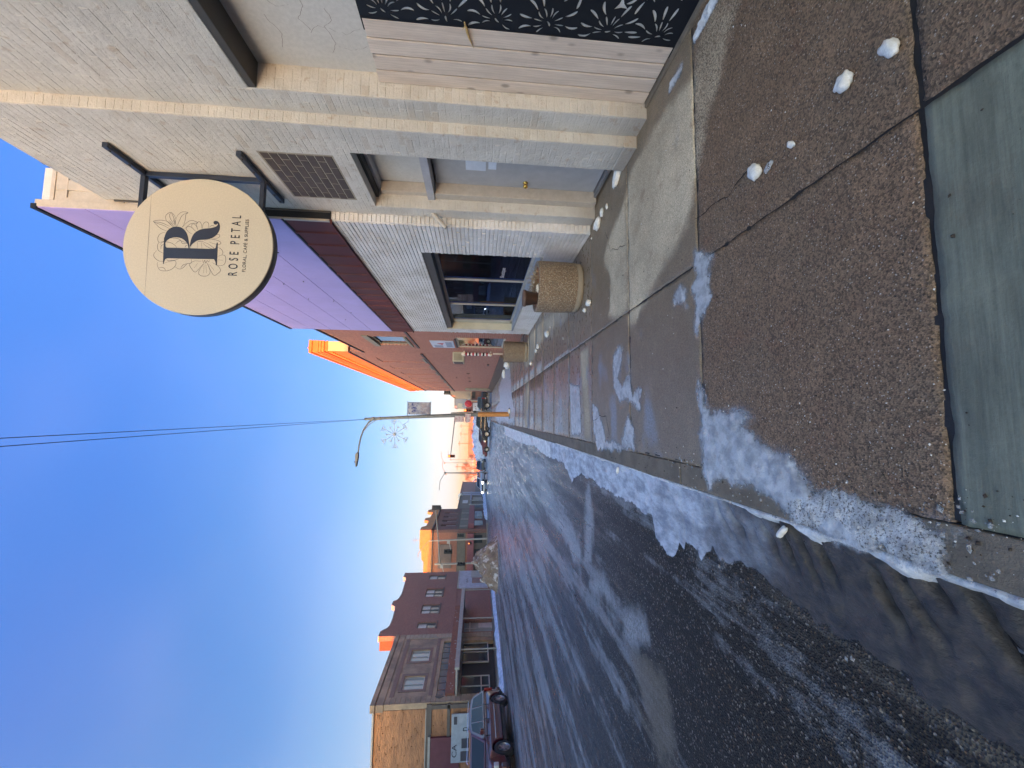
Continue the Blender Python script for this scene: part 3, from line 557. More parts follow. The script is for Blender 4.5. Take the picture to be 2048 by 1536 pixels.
# ---- near building
A=thing('painted_brick_building','cream grey painted brick building with a recessed grey door beside the round sign','building',(4,1.5,0))
b=MB(); b.box(3.30,14,-10,5.35,0,6.45); b.box(2.9222,3.30,-10,3.702,3.70,6.50); b.box(2.9222,3.30,3.4535,3.702,0,3.70)
b.box(2.8022,3.30,3.7015,4.085,0,3.01); b.box(2.8022,3.30,3.7015,5.35,3.01,6.50); b.box(2.8022,3.30,5.146,5.35,0,3.01); b.build('wall',M_paint,A)
b=MB(); b.box(3.17,3.29,-10,3.455,0,3.63); b.build('infill_wall',M_stucco,A,label='smooth pale plaster wall above the wooden boards')
b=MB()
for pts in ([(2.9,2.85),(3.0,2.82),(3.05,2.9),(3.2,2.86),(3.3,2.93)],[(2.75,3.05),(2.9,3.0),(3.0,3.08),(3.1,3.02)],[(3.0,3.35),(3.15,3.28),(3.3,3.34)],[(2.85,3.3),(2.93,3.22),(2.9,3.1)],[(3.2,2.6),(3.25,2.75),(3.22,2.86)],[(3.05,2.62),(3.1,2.75),(3.05,2.95),(3.12,3.05)]):
    Q=[]
    for (ya,za),(yb_,zb_) in zip(pts[:-1],pts[1:]):
        for k in range(8): Q.append((ya+(yb_-ya)*k/8,za+(zb_-za)*k/8))
    q_=np.array(Q); q_+= .03*(np.stack([fbm(q_[:,0]*23,q_[:,1]*23,4),fbm(q_[:,0]*23+9,q_[:,1]*23,4)],1)-.5); n=len(q_)
    L=[(3.168,y,z+.0022) for y,z in q_]; R_=[(3.168,y,z-.0014) for y,z in q_]; b.add(L+R_,[(i,i+1,n+i+1,n+i) for i in range(n-1)])
b.build('plaster_crack',M_crk,A)
b=MB(); b.box(2.925,3.28,-10,3.458,3.63,3.698); b.build('lintel',M_steel,A,bevel=.004)
Bk=Bricks()
Bk.wall('x',2.922,1.6,3.455,3.70,6.50,seed=1); Bk.wall('x',2.922,3.465,3.70,.01,6.50,seed=2)
Bk.wall('x',2.802,3.71,5.355,.14,6.50,holes=[(4.08,5.15,0,3.01),(4.15,5.02,3.21,4.0)],seed=3)
Bk.wall('y',3.4525,2.93,3.16,.01,3.62,seed=4,bl=.21); Bk.wall('y',3.7005,2.81,2.915,.14,6.50,seed=5,bl=.21)
Bk.wall('y',5.145,2.81,2.93,.14,3.0,seed=6,bl=.21)
Bk.emit(A,M_paint,300,.02)
for q in ((2.795,3.29,3.695,4.083,.0,.135),(2.795,3.29,5.152,5.352,0,.135)): b=MB(); b.box(*q); b.build('plinth',M_paint,A,bevel=.008)
b=MB(); b.box(2.8005,2.8025,4.15,5.02,3.21,4.0); fr=b.build('brick_infill',M_mortar,A,label='bricked-up opening of dark brown bricks')
Bi=Bricks(); Bi.wall('x',2.7965,4.17,5.0,3.225,3.985,bl=.195,bh=.075,jt=.012,prd=.002,seed=9)
for t in Bi.l: inst('brick',brickmesh(t[4],t[5],.02,M_brownbrick,.003),(t[1],t[2],t[3]),fr)
# coping crumbs, roof edge
b=MB(); b.box(2.80,3.3,3.70,5.37,6.50,6.535); b.box(2.915,3.3,-10,3.70,6.50,6.53); b.build('coping',M_paint,A,bevel=.01)
b=MB(); b.box(2.84,2.92,4.6,4.75,6.535,6.60); b.tube([(2.86,4.62,6.6),(2.86,4.72,6.63),(2.9,4.78,6.6)],.012,6); b.build('roof_clip',M_steel,A)
# door recess
b=MB(); b.box(2.93,3.29,5.153,5.26,.0,3.005); b.box(2.95,3.12,5.02,5.152,.02,2.22); b.box(2.98,3.12,5.06,5.152,2.32,2.93); b.box(3.0,3.29,4.09,4.22,0,3.0); b.build('door_frame',M_trim,A,bevel=.006)
for q in ((2.93,3.14,4.087,5.15,2.225,2.32),(3.02,3.14,4.087,5.15,2.93,2.97)): b=MB(); b.box(*q); b.build('transom_bar',M_greytrim,A,bevel=.004)
b=MB(); b.box(2.83,3.29,4.087,5.15,3.012,3.05); b.box(2.93,3.14,4.09,5.15,2.972,3.010); b.build('recess_soffit',M_steel,A)
b=MB(); b.box(3.12,3.16,4.22,5.06,2.32,2.93); b.build('transom_panel',M_stucco,A)
b=MB(); b.box(3.105,3.15,4.22,5.02,.065,2.20); dr=b.build('door',M_door,A,bevel=.004)
b=MB(); b.lathe([(.0,-.075),(.018,-.074),(.03,-.062),(.033,-.05),(.025,-.036),(.012,-.03),(.012,-.012),(.032,-.01),(.034,0),(0,0)],(3.105,4.90,1.02),'x',20); b.build('knob',M_brass,dr)
b=MB(); b.box(3.100,3.104,4.50,4.70,1.55,1.80); b.box(3.100,3.104,4.52,4.66,1.42,1.52); b.build('notice',mat('white paper',(.72,.76,.86),bst=0),dr)
b=MB(); b.box(3.02,3.10,4.1,5.02,.025,.06); b.box(3.08,3.3,4.1,5.15,-.01,.03); b.build('threshold',mat('worn aluminium',(.35,.35,.36),rough=.45,metal=.7),A,bevel=.003)
b=MB(); b.box(2.80,3.3,4.087,5.15,-.08,-.006); b.build('step',M_far,A)
b=MB(); b.tube([(2.84,5.27,2.30),(2.60,5.25,2.08)],.026,12,smooth=True); b.build('pipe',M_trim,A,label='short cream pipe stub sticking out of the wall')
# wooden boards
def woodmat(name,c1,c2):
    m,nt,p=newmat(name); v=pos(nt,(1,6,.7)); oi=nt.nodes.new('ShaderNodeObjectInfo')
    add=nt.nodes.new('ShaderNodeVectorMath'); add.operation='ADD'; nt.links.new(v,add.inputs[0]); cx=nt.nodes.new('ShaderNodeCombineXYZ'); nt.links.new(math_(nt,'MULTIPLY',oi.outputs['Random'],40),cx.inputs[0]); nt.links.new(cx.outputs[0],add.inputs[1])
    n=noise(nt,add.outputs[0],3.2,7,.65); w=N(nt,'ShaderNodeTexWave',Scale=2.2,Distortion=7.,Detail=4.,Detail_Scale=1.5); w.bands_direction='Y'; nt.links.new(add.outputs[0],w.inputs[0])
    c=mixc(nt,rampf(nt,n,.35,.65),c1,c2); c=mixc(nt,math_(nt,'MULTIPLY',rampf(nt,w.outputs[0],.0,.5,1,0),.22),c,tuple(x*.55 for x in c2))
    kv=N(nt,'ShaderNodeTexVoronoi',Scale=3.4); v2=pos(nt,(0,2.0,1)); nt.links.new(v2,kv.inputs[0]); kd=rampf(nt,kv.outputs['Distance'],.06,.20,1,0)
    c=mixc(nt,math_(nt,'MULTIPLY',kd,.8),c,(.10,.065,.045)); c=mixc(nt,math_(nt,'MULTIPLY',oi.outputs['Random'],.5),c,tuple(x*.72 for x in c2)); nt.links.new(c,p.inputs['Base Color']); p.inputs['Roughness'].default_value=.75; bump(nt,p,math_(nt,'ADD',n,w.outputs[0]),.2,.003); return m
M_wood=woodmat('weathered pink grey cedar',(.84,.71,.61),(.66,.54,.46))
for i,(y0,y1) in enumerate([(2.868,3.016),(3.026,3.164),(3.174,3.315),(3.325,3.448)]):
    b=MB(); b.box(3.075-.001*i,3.10,y0,y1,.03,2.55+.008*(i%2)); b.build('plank',M_wood,A,bevel=.006)
b=MB(); b.box(3.10,3.165,2.80,3.452,.02,2.50); b.build('board_batten',M_steel,A)
b=MB(); b.box(3.03,3.165,-3,3.455,-.02,.022); b.build('concrete_ledge',M_curb,A,bevel=.008)
# conduit on the corner
b=MB(); b.tube([(2.786,5.34,3.66),(2.786,5.34,6.4)],.012,6); b.build('downpipe',M_steel,A)

# ---- black laser-cut screen
S=thing('metal_screen','black metal privacy screen with cut-out palm leaf pattern beside the wooden boards','screen',(3.09,2.2,0))
R=random.Random(5); holes=[]
def tryhole(pts):
    if not all(.0<p_[0]<.95 and .04<p_[1]<2.50 for p_ in pts): return
    P=np.array(pts)
    for Q in holes:
        if abs(Q[0,0]-P[0,0])<.2 and abs(Q[0,1]-P[0,1])<.2:
            if np.sqrt(((Q[:,None]-P[None])**2).sum(-1)).min()<.009: return
    holes.append(P)
def drop(cx,cy,L,w,ang,cv=.25):
    pts=[]
    for k in range(14):
        t=2*pi*k/14; a=math.cos(t); bx=L*.5*a; by=w*(.5+.5*(a+1)/2)*math.sin(t)*.5+cv*L*(1-a*a)*.35
        pts.append((cx+bx*math.cos(ang)-by*math.sin(ang),cy+bx*math.sin(ang)+by*math.cos(ang)))
    tryhole(pts)
for gz in range(6):
    for gx in (.06,.46,.86):
        cx=gx+R.uniform(-.03,.03); cz=.16+gz*.44+R.uniform(-.05,.05)+(.22 if gx==.46 else 0); a0=R.uniform(0,2*pi)
        an=a0+R.random()*6; q=(cx+.27*math.cos(an),cz+.27*math.sin(an)); tryhole([(q[0]+(.062 if j%2==0 else .02)*math.cos(an+j*1.047),q[1]+(.062 if j%2==0 else .02)*math.sin(an+j*1.047)) for j in range(6)])
        drop(cx,cz,.05,.02,a0)
        for k in range(13):
            an=a0+k*2*pi/13+R.uniform(-.08,.08)
            for rr,L,w in ((.085,.075,.017),(.185,.105,.028)): drop(cx+rr*math.cos(an),cz+rr*math.sin(an),L,w,an,R.uniform(-.5,.5))
from mathutils.geometry import delaunay_2d_cdt
loops=[[(-.1,0),(.99,0),(.99,2.54),(-.1,2.54)]]+[[(float(q[0]),float(q[1])) for q in P] for P in holes]
flat=[];edg=[]
for l in loops:
    k=len(flat); flat+=[Vector(q) for q in l]; edg+=[(k+i,k+(i+1)%len(l)) for i in range(len(l))]
vo_,_,fo_,_,_,_=delaunay_2d_cdt(flat,edg,[],0,1e-6)
cen=np.array([[sum(vo_[i][a] for i in f)/len(f) for a in (0,1)] for f in fo_]); kill=np.zeros(len(fo_),bool)
for P in holes: kill|=sdf(cen,P)>0
ms=bpy.data.meshes.new('cut_panel'); ms.from_pydata([(q[0],q[1],0) for q in vo_],[],[tuple(f) for f,k_ in zip(fo_,kill) if not k_])
M_black=mat('black powder coated steel',(.010,.012,.018),rough=.6,bst=0,spec=.3)
ms.materials.append(M_black); o=bpy.data.objects.new('cut_panel',ms); COL.objects.link(o); o.parent=S; sd=o.modifiers.new('s','SOLIDIFY'); sd.thickness=.004
# local (x,y) -> world: x to -y, y to +z, at x=3.085
o.matrix_local=Matrix(((0,0,1,3.082-3.09),(-1,0,0,2.862-2.2),(0,1,0,.02),(0,0,0,1)))
b=MB(); b.box(3.0865,3.092,1.9,2.855,.03,2.54); b.build('hole_brightener',mat('pale hole brightener',(.78,.77,.76),bst=0),S)  # pale sheet added behind the cut-outs so they read bright instead of shaded
b=MB(); b.box(3.075,3.095,2.855,2.866,.02,2.56); b.build('screen_edge',M_black,S)
st=thing('dry_stalk','split dry yellow stalk stuck at the edge between black screen and wooden boards','stalk',(3.07,2.87,1.73))
b=MB(); b.tube([(3.052,2.80,1.755),(3.05,2.87,1.735),(3.058,2.93,1.72),(3.066,3.02,1.685)],[.005,.012,.009,.002],7); b.tube([(3.05,2.83,1.75),(3.045,2.86,1.775)],[.004,.001],5); b.build('stalk_blade',mat('dry straw',(.60,.40,.16),rough=.7,ns=20),st)

# ---- purple-panelled building
B=thing('purple_panel_building','white thin-brick shop with purple metal panels above a maroon ribbed band','building',(4,8.8,0))
X=2.68
b=MB(); b.box(X+.009,X+.6,5.375,6.30,0,3.66); b.box(X+.012,X+.6,11.85,12.35,0,3.66); b.box(X+.012,X+.6,6.30,11.85,2.57,3.66); b.box(X+.012,X+.6,6.30,11.85,0,.58)
b.box(2.70,3.2,5.375,12.35,3.66,7.30); b.box(3.2,14,5.375,12.35,6.0,7.0); b.box(3.0,14,5.375,5.6,6.3,7.14); b.build('wall',M_white,B)
Bk=Bricks(); Bk.wall('x',X,5.375,12.35,0,3.66,holes=[(6.30,11.85,.58,2.57)],bl=.30,bh=.052,jt=.009,prd=.010,seed=21)
Bk.wall('y',5.362,2.69,2.83,.0,3.66,bl=.20,bh=.052,jt=.009,seed=22); Bk.emit(B,M_white,300,.03)
b=MB(); b.box(2.665,2.76,5.355,5.40,3.68,7.36); b.box(2.76,14,5.362,5.372,6.3,7.14); b.box(2.76,14,5.352,5.62,7.14,7.19); b.build('side_cladding',M_trim,B,bevel=.004,label='beige boxed end of the purple fascia')
b=MB(); b.box(2.90,3.03,5.348,5.36,6.56,7.12); b.box(2.8,3.2,5.345,5.36,6.98,7.0); b.build('side_panel',M_trim,B,bevel=.003)
def metal(name,c,rough,c2=None):
    m=mat(name,c,rough=rough,col2=c2,ns=.9,bs=2.2,bst=.12,bd=.01,spec=.5); nt=m.node_tree; p=nt.nodes['Principled BSDF']; old=p.inputs['Base Color'].links[0].from_socket
    st=noise(nt,pos(nt,(1,5,.35)),3.0,6,.7); fd=noise(nt,pos(nt),.6,4,.6); k=mixc(nt,rampf(nt,st,.52,.72,0,.35),old,tuple(x*.62+.02 for x in c)); k=mixc(nt,rampf(nt,fd,.45,.65,0,.18),k,tuple(x*.8+.06 for x in c)); nt.links.new(k,p.inputs['Base Color']); return m
M_purple=metal('satin purple sheet metal',(.43,.335,.69),.45,(.39,.305,.64)); M_maroon=metal('maroon ribbed steel',(.115,.020,.022),.75,(.065,.016,.017))
rows=[4.315,4.94,5.55,6.16,6.76,7.335]
for r in range(5):
    cut=[5.36]+([6.55,9.0,11.4] if r%2 else [7.7,10.1])+[12.36]
    for k in range(len(cut)-1):
        b=MB(); b.box(2.655,2.672,cut[k]+.003,cut[k+1]-.003,rows[r]+.003,rows[r+1]-.003); b.build('metal_panel',M_purple,B,bevel=.003)
b=MB()
for y,z in [(6.5,4.9),(7.9,5.1),(6.6,5.6),(9.2,4.98),(9.1,5.5),(11,5.3),(8.1,5.57),(10.2,4.9)]: b.lathe([(0,-.012),(.012,-.010),(.012,0)],(2.655,y,z),'x',8)
b.build('rivet',M_steel,B)
b=MB(); b.box(2.635,2.70,5.35,12.37,7.335,7.40); b.box(2.66,2.70,5.36,12.36,4.285,4.315); b.box(2.69,2.795,5.35,5.362,3.66,4.9); b.build('dark_flashing',M_black,B)
y=5.37; k=0
while y<12.3:
    w=min(.42,12.36-y); b=MB(); pr=[(2.672,y),(2.672,y+w-.075),(2.650,y+w-.062),(2.650,y+w-.020),(2.672,y+w-.004),(2.69,y+w-.004),(2.69,y)]
    b.prism(pr,'z',3.67,4.285); b.build('ribbed_panel',M_maroon,B); y+=w
b=MB(); b.box(2.625,2.70,5.36,12.36,3.648,3.668); b.build('drip_edge',M_maroon,B)
# shop window
fw=MB(); wx=2.92
for yy in (6.33,8.12,9.93,11.55): fw.box(wx-.03,wx+.03,yy-.03,yy+.03,.62,2.40)
fw.box(wx-.03,wx+.03,6.3,11.8,.60,.66); fw.box(wx-.03,wx+.03,6.3,11.8,2.36,2.42)
M_alu=mat('pale aluminium frame',(.42,.41,.38),rough=.4,metal=.1,bst=0)
win=fw.build('shop_window',M_alu,B,bevel=.004)
def seeglass(name,tint=(.6,.65,.7),ior=1.5,gl=(1,1,1)):
    m=bpy.data.materials.new(name); m.use_nodes=True; nt=m.node_tree; nt.nodes.clear()
    o=nt.nodes.new('ShaderNodeOutputMaterial'); mx=nt.nodes.new('ShaderNodeMixShader'); t=nt.nodes.new('ShaderNodeBsdfTransparent'); g=nt.nodes.new('ShaderNodeBsdfGlossy'); f=nt.nodes.new('ShaderNodeFresnel')
    t.inputs[0].default_value=(*tint,1); g.inputs[0].default_value=(*gl,1); g.inputs['Roughness'].default_value=.01; f.inputs[0].default_value=ior
    nt.links.new(f.outputs[0],mx.inputs[0]); nt.links.new(t.outputs[0],mx.inputs[1]); nt.links.new(g.outputs[0],mx.inputs[2]); nt.links.new(mx.outputs[0],o.inputs[0]); return m
M_glass=seeglass('clear shop glass',(.45,.58,.80),1.22,(.55,.7,1.))
for a,c_ in ((6.36,8.09),(8.15,9.90),(9.96,11.52)):
    b=MB(); b.box(wx-.004,wx+.004,a,c_,.66,2.36); b.build('pane',M_glass,win)
b=MB(); b.box(wx-.03,wx+.0,11.58,11.85,.6,2.42); b.box(X,wx-.03,11.835,11.85,.6,2.57); b.build('window_jamb',mat('cream painted jamb',(.50,.48,.40),bst=.1),B)
b=MB(); b.box(X-.02,wx+.02,6.27,11.86,.555,.60); b.build('window_sill',mat('grey painted sill',(.34,.35,.37),bst=.1),B,bevel=.005)
b=MB(); b.box(X+.02,wx+.25,6.30,11.85,2.42,2.57); b.build('window_head',M_steel,B)
text('lettering','Boutique',.52,mat('white vinyl',(.6,.6,.66),bst=0),B,(wx-.012,7.66,1.13),(rad(90),0,-rad(90)),.11,.001)
# room behind the glass
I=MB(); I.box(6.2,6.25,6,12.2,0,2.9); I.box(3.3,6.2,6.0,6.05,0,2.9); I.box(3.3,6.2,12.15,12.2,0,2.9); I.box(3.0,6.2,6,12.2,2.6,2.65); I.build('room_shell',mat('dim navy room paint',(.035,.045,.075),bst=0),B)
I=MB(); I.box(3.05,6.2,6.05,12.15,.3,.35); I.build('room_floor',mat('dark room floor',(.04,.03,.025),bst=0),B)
sh=MB()
for k in range(4):
    yy=6.8+k*1.4; sh.box(5.6,6.1,yy-.55,yy+.55,.35,.4); 
    for zz in (.8,1.25,1.7,2.1): sh.box(5.6,6.1,yy-.55,yy+.55,zz,zz+.03)
    sh.box(5.6,6.1,yy-.58,yy-.55,.35,2.2); sh.box(5.6,6.1,yy+.55,yy+.58,.35,2.2)
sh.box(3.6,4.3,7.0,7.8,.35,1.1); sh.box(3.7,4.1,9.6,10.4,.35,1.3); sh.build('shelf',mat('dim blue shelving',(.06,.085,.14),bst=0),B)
R=random.Random(3); gm=[mat('shelf goods',c_,bst=0) for c_ in ((.25,.06,.04),(.10,.14,.22),(.28,.22,.14),(.30,.32,.34))]
for k in range(26):
    yy=6.4+R.random()*5; zz=R.choice((.83,1.28,1.73)); h=R.uniform(.1,.3); w=R.uniform(.04,.14); b=MB(); b.box(5.5,5.7,yy,yy+w,zz,zz+h); b.build('shelf_item',gm[k%4],B)
b=MB(); b.box(3.1,3.4,9.2,9.9,.66,.95); b.box(3.05,3.3,6.5,7.2,.66,.86); b.build('display_box',mat('pale grey box',(.16,.17,.17),bst=0),B)
M_lampglow=mat('warm lamp glass',(.9,.8,.4),bst=0,emit=(1,.72,.22),est=.35)
for yy in (9.22,10.9):
    L=thing('ceiling_lamp','warm glowing ceiling lamp inside the shop window '+('nearer pane' if yy<10 else 'middle pane'),'lamp',(3.45,yy,2.5)); b=MB()
    for j in range(5): b.box(3.38,3.52,yy-.16+j*.07,yy-.115+j*.07,2.38,2.50)
    b.build('lamp_glass',M_lampglow,L); b=MB(); b.box(3.38,3.52,yy-.2,yy+.2,2.50,2.60); b.build('lamp_body',M_brass,L)

# ---- red brick building with barber shop
M_redx=brickmat('old red brick',(.42,.17,.125),(.31,.125,.095),(.40,.28,.23),'x')
M_redy=brickmat('old red brick side',(.42,.17,.125),(.31,.125,.095),(.40,.28,.23),'y')
M_stone=mat('grey stone trim',(.24,.225,.19),rough=.8,ns=4,bs=40,bst=.4)
M_dark=mat('dark metal coping',(.05,.03,.03),rough=.6)
C=thing('red_brick_shop','red brick shop building beside the striped barber pole','building',(6,15.5,0))
def wallx(b,x0,x1,y0,y1,z0,z1,holes):   # wall in the x plane with rectangular openings (y0,y1,z0,z1)
    ysn=sorted({y0,y1,*[h[0] for h in holes],*[h[1] for h in holes]}); zsn=sorted({z0,z1,*[h[2] for h in holes],*[h[3] for h in holes]})
    for i in range(len(ysn)-1):
        for j in range(len(zsn)-1):
            cy=(ysn[i]+ysn[i+1])/2; cz=(zsn[j]+zsn[j+1])/2
            if any(h[0]<cy<h[1] and h[2]<cz<h[3] for h in holes): continue
            b.box(x0,x1,ysn[i],ysn[i+1],zsn[j],zsn[j+1])
b=MB(); wallx(b,3.0,3.3,12.36,18.69,0,6.95,[(14.75,17.0,.55,2.5),(14.95,16.7,4.47,5.75)]); b.prism([(12.36,6.95),(18.69,6.95),(18.69,6.93),(12.36,7.28)],'x',3.0,3.3)
b.box(3.3,14,12.36,18.69,0,6.9); b.build('wall',M_redx,C)
b=MB(); b.prism([(12.36,7.30),(18.69,6.95),(18.69,7.02),(12.36,7.37)],'x',2.96,3.32); b.build('coping',M_dark,C)
b=MB(); b.box(2.95,3.02,14.85,16.82,4.36,4.47); b.build('window_sill',M_stone,C,bevel=.01)
b=MB(); b.box(2.96,3.02,14.75,16.9,5.75,5.98); b.build('window_lintel',M_stone,C,bevel=.01)
M_skyglass=seeglass('reflective upper glass',(.1,.12,.14),3.2,(1,1,1))
b=MB(); b.box(3.06,3.10,14.95,15.03,4.47,5.75); b.box(3.06,3.10,16.62,16.70,4.47,5.75); b.box(3.06,3.10,15.03,16.62,4.47,4.55); b.box(3.06,3.10,15.03,16.62,5.67,5.75)
w=b.build('window',M_stone,C); b=MB(); b.box(3.09,3.095,15.03,16.62,4.55,5.67); b.build('pane',M_skyglass,w)
for k,(y0,y1,z0,z1) in enumerate([(13.0,17.2,4.18,4.26),(15.0,16.8,2.5,2.56)]):
    b=MB(); b.box(2.965,3.02,y0,y1,z0,z1); b.build('belt_course',M_dark,C)
b=MB(); b.box(3.04,3.10,14.75,14.83,.55,2.5); b.box(3.04,3.10,16.92,17.0,.55,2.5); b.box(3.04,3.1,14.8,16.95,.55,.62); b.box(3.04,3.1,14.8,16.95,2.43,2.5)
w=b.build('shop_window',mat('cream window frame',(.55,.50,.42),bst=.1),C); b=MB(); b.box(3.06,3.065,14.8,16.95,.6,2.45); b.build('pane',seeglass('bright shop glass',(.9,.9,.9),1.4),w)
M_in=mat('self-glowing shop wall',(.75,.5,.3),bst=0,emit=(1,.62,.34),est=.115)  # shop light put into the back wall as its own glow
b=MB(); b.box(3.26,3.28,14.75,17,1.55,2.5); b.build('glowing_backwall',M_in,C)
b=MB(); b.box(3.26,3.28,14.75,17,.55,1.55); b.build('glowing_counter',mat('self-glowing grey counter',(.3,.34,.38),bst=0,emit=(.5,.6,.75),est=.03),C)  # counter glows by itself in place of room light
for (y0,y1,z0,z1,c_) in [(15.3,16.0,.75,1.0,(.6,.05,.1)),(15.1,16.6,1.05,1.35,(.03,.09,.07)),(15.9,16.8,2.05,2.38,(.35,.55,.45)),(15,15.6,1.5,1.62,(.5,.6,.65)),(14.9,16.8,1.37,1.42,(.6,.6,.6)),(16.3,16.7,1.45,2.0,(.7,.5,.3))]:
    b=MB(); b.box(3.2,3.24,y0,y1,z0,z1); b.build('glowing_goods',mat('self-glowing goods',c_,bst=0,emit=c_,est=.05),C)  # goods glow in their own colours, standing in for shop light
P=thing('wall_poster','white and blue poster with red triangle above the barber shop window','poster',(2.99,16.1,3.1)); b=MB(); b.box(2.975,2.998,15.42,16.9,2.62,3.55); b.build('poster_sheet',mat('poster paper',(.52,.56,.68),bst=0),P)
b=MB(); b.prism([(15.9,3.3),(16.2,3.1),(15.85,3.02)],'x',2.970,2.975); b.build('red_mark',mat('red print',(.45,.03,.05),bst=0),P)
b=MB(); b.box(2.970,2.975,15.6,16.7,2.7,2.95); b.box(2.970,2.975,16.3,16.8,3.1,3.45); b.build('blue_print',mat('blue grey print',(.25,.30,.42),bst=0),P)
BP=thing('barber_pole','barber pole with red black and white stripes on the brick wall','barber pole',(2.88,17.75,1.7))
z0,z1=1.10,2.20; n=14
for k in range(n):
    cc=[(.75,.72,.70),(.40,.03,.05),(.75,.72,.70),(.02,.02,.025)][k%4]; b=MB(); h=(z1-z0)/n; b.lathe([(0,z0+k*h),(.075,z0+k*h),(.075,z0+(k+1)*h),(0,z0+(k+1)*h)],(2.86,17.75,0),'z',16); b.build('stripe',mat('pole stripe',cc,rough=.25,bst=0),BP)
b=MB(); b.lathe([(0,2.2),(.09,2.2),(.10,2.25),(.07,2.34),(.03,2.38),(0,2.38)],(2.86,17.75,0),'z',16); b.lathe([(0,.98),(.06,1.0),(.09,1.05),(.09,1.10),(0,1.10)],(2.86,17.75,0),'z',16); b.box(2.86,3.0,17.72,17.78,1.02,1.07); b.box(2.86,3,17.72,17.78,2.24,2.29); b.build('cap',mat('cream enamel',(.7,.62,.52),rough=.3,bst=0),BP)
b=MB(); b.tube([(2.90,17.7,.95),(2.90,17.7,.5)],.04,8); b.build('downspout',mat('cream pipe',(.62,.5,.42),bst=0),BP)
AC=thing('air_conditioner','cream air conditioner box mounted on the red brick wall beyond the barber pole','air conditioner',(2.8,18.3,2.45))
b=MB(); b.box(2.55,3.0,18.05,18.95,2.28,2.80); b.build('case',mat('cream metal',(.50,.47,.36),bst=0),AC,bevel=.02); b=MB()
for k in range(7): b.box(2.60,2.92,18.03,18.05,2.36+k*.055,2.385+k*.055)
b.build('grille',M_stone,AC); b=MB(); b.box(2.542,2.55,18.1,18.9,2.33,2.75); b.build('outer_grille',M_dark,AC)

# ---- long brick building with the sunlit cornice
D=thing('cornice_building','long red brick corner building whose top cornice glows orange in the sun','building',(6,32,0))
wins=[(20.5+3.2*k,22.0+3.2*k,4.55,6.9) for k in range(8)]
b=MB(); wallx(b,3.0,3.3,18.70,46,0,7.62,wins); b.box(3.3,13,18.71,46,0,7.4); b.build('wall',M_redx,D)
for w_ in wins: b=MB(); b.box(3.03,3.25,w_[0],w_[1],w_[2],w_[3]); b.build('bricked_window',M_redx,D)
for w_ in wins:
    b=MB(); b.box(2.965,3.05,w_[0]-.1,w_[1]+.1,w_[2]-.12,w_[2]); b.build('window_sill',M_stone,D)
b=MB(); b.box(2.95,3.02,18.8,46.02,4.28,4.38); b.build('belt_course',M_dark,D)
b=MB(); b.box(2.88,3.02,18.72,46.04,0,.55); b.build('plinth',mat('brown base brick',(.13,.085,.065),bs=20,bst=.4),D)
M_corn=mat('red ochre brick cornice',(.58,.20,.055),rough=.8,col2=(.46,.15,.04),ns=3,bs=25,bst=.5)
M_cornbrick=brickmat('red ochre brick parapet',(.54,.18,.05),(.44,.14,.04),(.4,.18,.07),'x'); M_sunend=mat('sun-brightened end wall',(.62,.45,.28),col2=(.52,.38,.24),ns=3,bs=25,bst=.4)  # end wall paler: stronger sun on that face put into its colour
b=MB(); b.box(3.0,3.46,18.70,46.1,7.70,9.0); b.build('parapet',M_cornbrick,D); b=MB(); b.box(3.002,3.458,18.684,18.698,7.70,8.61); b.build('end_wall',M_sunend,D)
b=MB(); b.box(2.95,3.0,18.68,46.1,7.62,7.70); b.build('ledge',M_dark,D)
b=MB()
for z0,z1,x in ((8.62,8.70,2.975),(8.78,8.90,2.95),(8.90,9.02,2.925),(9.02,9.20,2.905),(9.20,9.30,2.935),(9.30,9.44,2.885)): b.box(x,3.48,18.70-(3.0-x),46.1+(3.0-x),z0,z1-.004)
b.build('cornice',M_corn,D,bevel=.01)
b=MB(); y=18.9
while y<46: b.box(2.945,3.0,y,y+.12,8.45,8.62); y+=.26
o=b.build('dentils',M_corn,D); o['kind']='stuff'
b=MB(); b.lathe([(0,0),(.05,0),(.06,.06),(.03,.12),(0,.13)],(3.15,18.8,9.44),'z',10); b.build('beacon',mat('pink lamp',(.6,.2,.2),bst=0),D)
b=MB(); b.box(2.75,2.98,40.5,40.62,.3,2.9); b.box(2.9,3.0,42.5,43.5,.1,2.6); b.build('door_surround',M_stone,D)
b=MB(); b.box(2.955,3.0,22,22.6,1.0,1.1); b.box(2.96,3.0,30,30.06,2.2,2.4); b.box(2.96,3.0,33,33.06,2.2,2.4); b.box(2.96,3.0,27,27.06,2.2,2.4); b.box(2.96,3.0,30,30.06,3.2,3.3); b.build('wall_bolt',M_dark,D)

# ================================================================ round hanging sign
SG=thing('hanging_sign','round cream shop sign with a large dark R over line-drawn flowers on a steel bracket','sign',(1.915,4.65,4.80))
cx,cy,cz,rr=1.915,4.60,4.80,.803
M_signface=mat('warm cream sign face',(.56,.50,.40),rough=.45,col2=(.55,.485,.385),ns=.8,bst=0)
M_signside=mat('dark sign edge',(.09,.08,.085),rough=.4,bst=0)
b=MB(); b.lathe([(0,0),(rr-.004,0),(rr,.006),(rr,.012)],(cx,cy,cz),'y',128,smooth=False); b.build('sign_face',M_signface,SG)
b=MB(); b.lathe([(rr-.01,.0121),(rr-.002,.0122),(rr-.002,.11),(0,.11)],(cx,cy,cz),'y',128,smooth=True); b.build('sign_rim',M_signside,SG)
M_ink=mat('navy black vinyl',(.018,.022,.045),rough=.4,bst=0); M_line=mat('thin grey line print',(.13,.115,.12),rough=.5,bst=0)
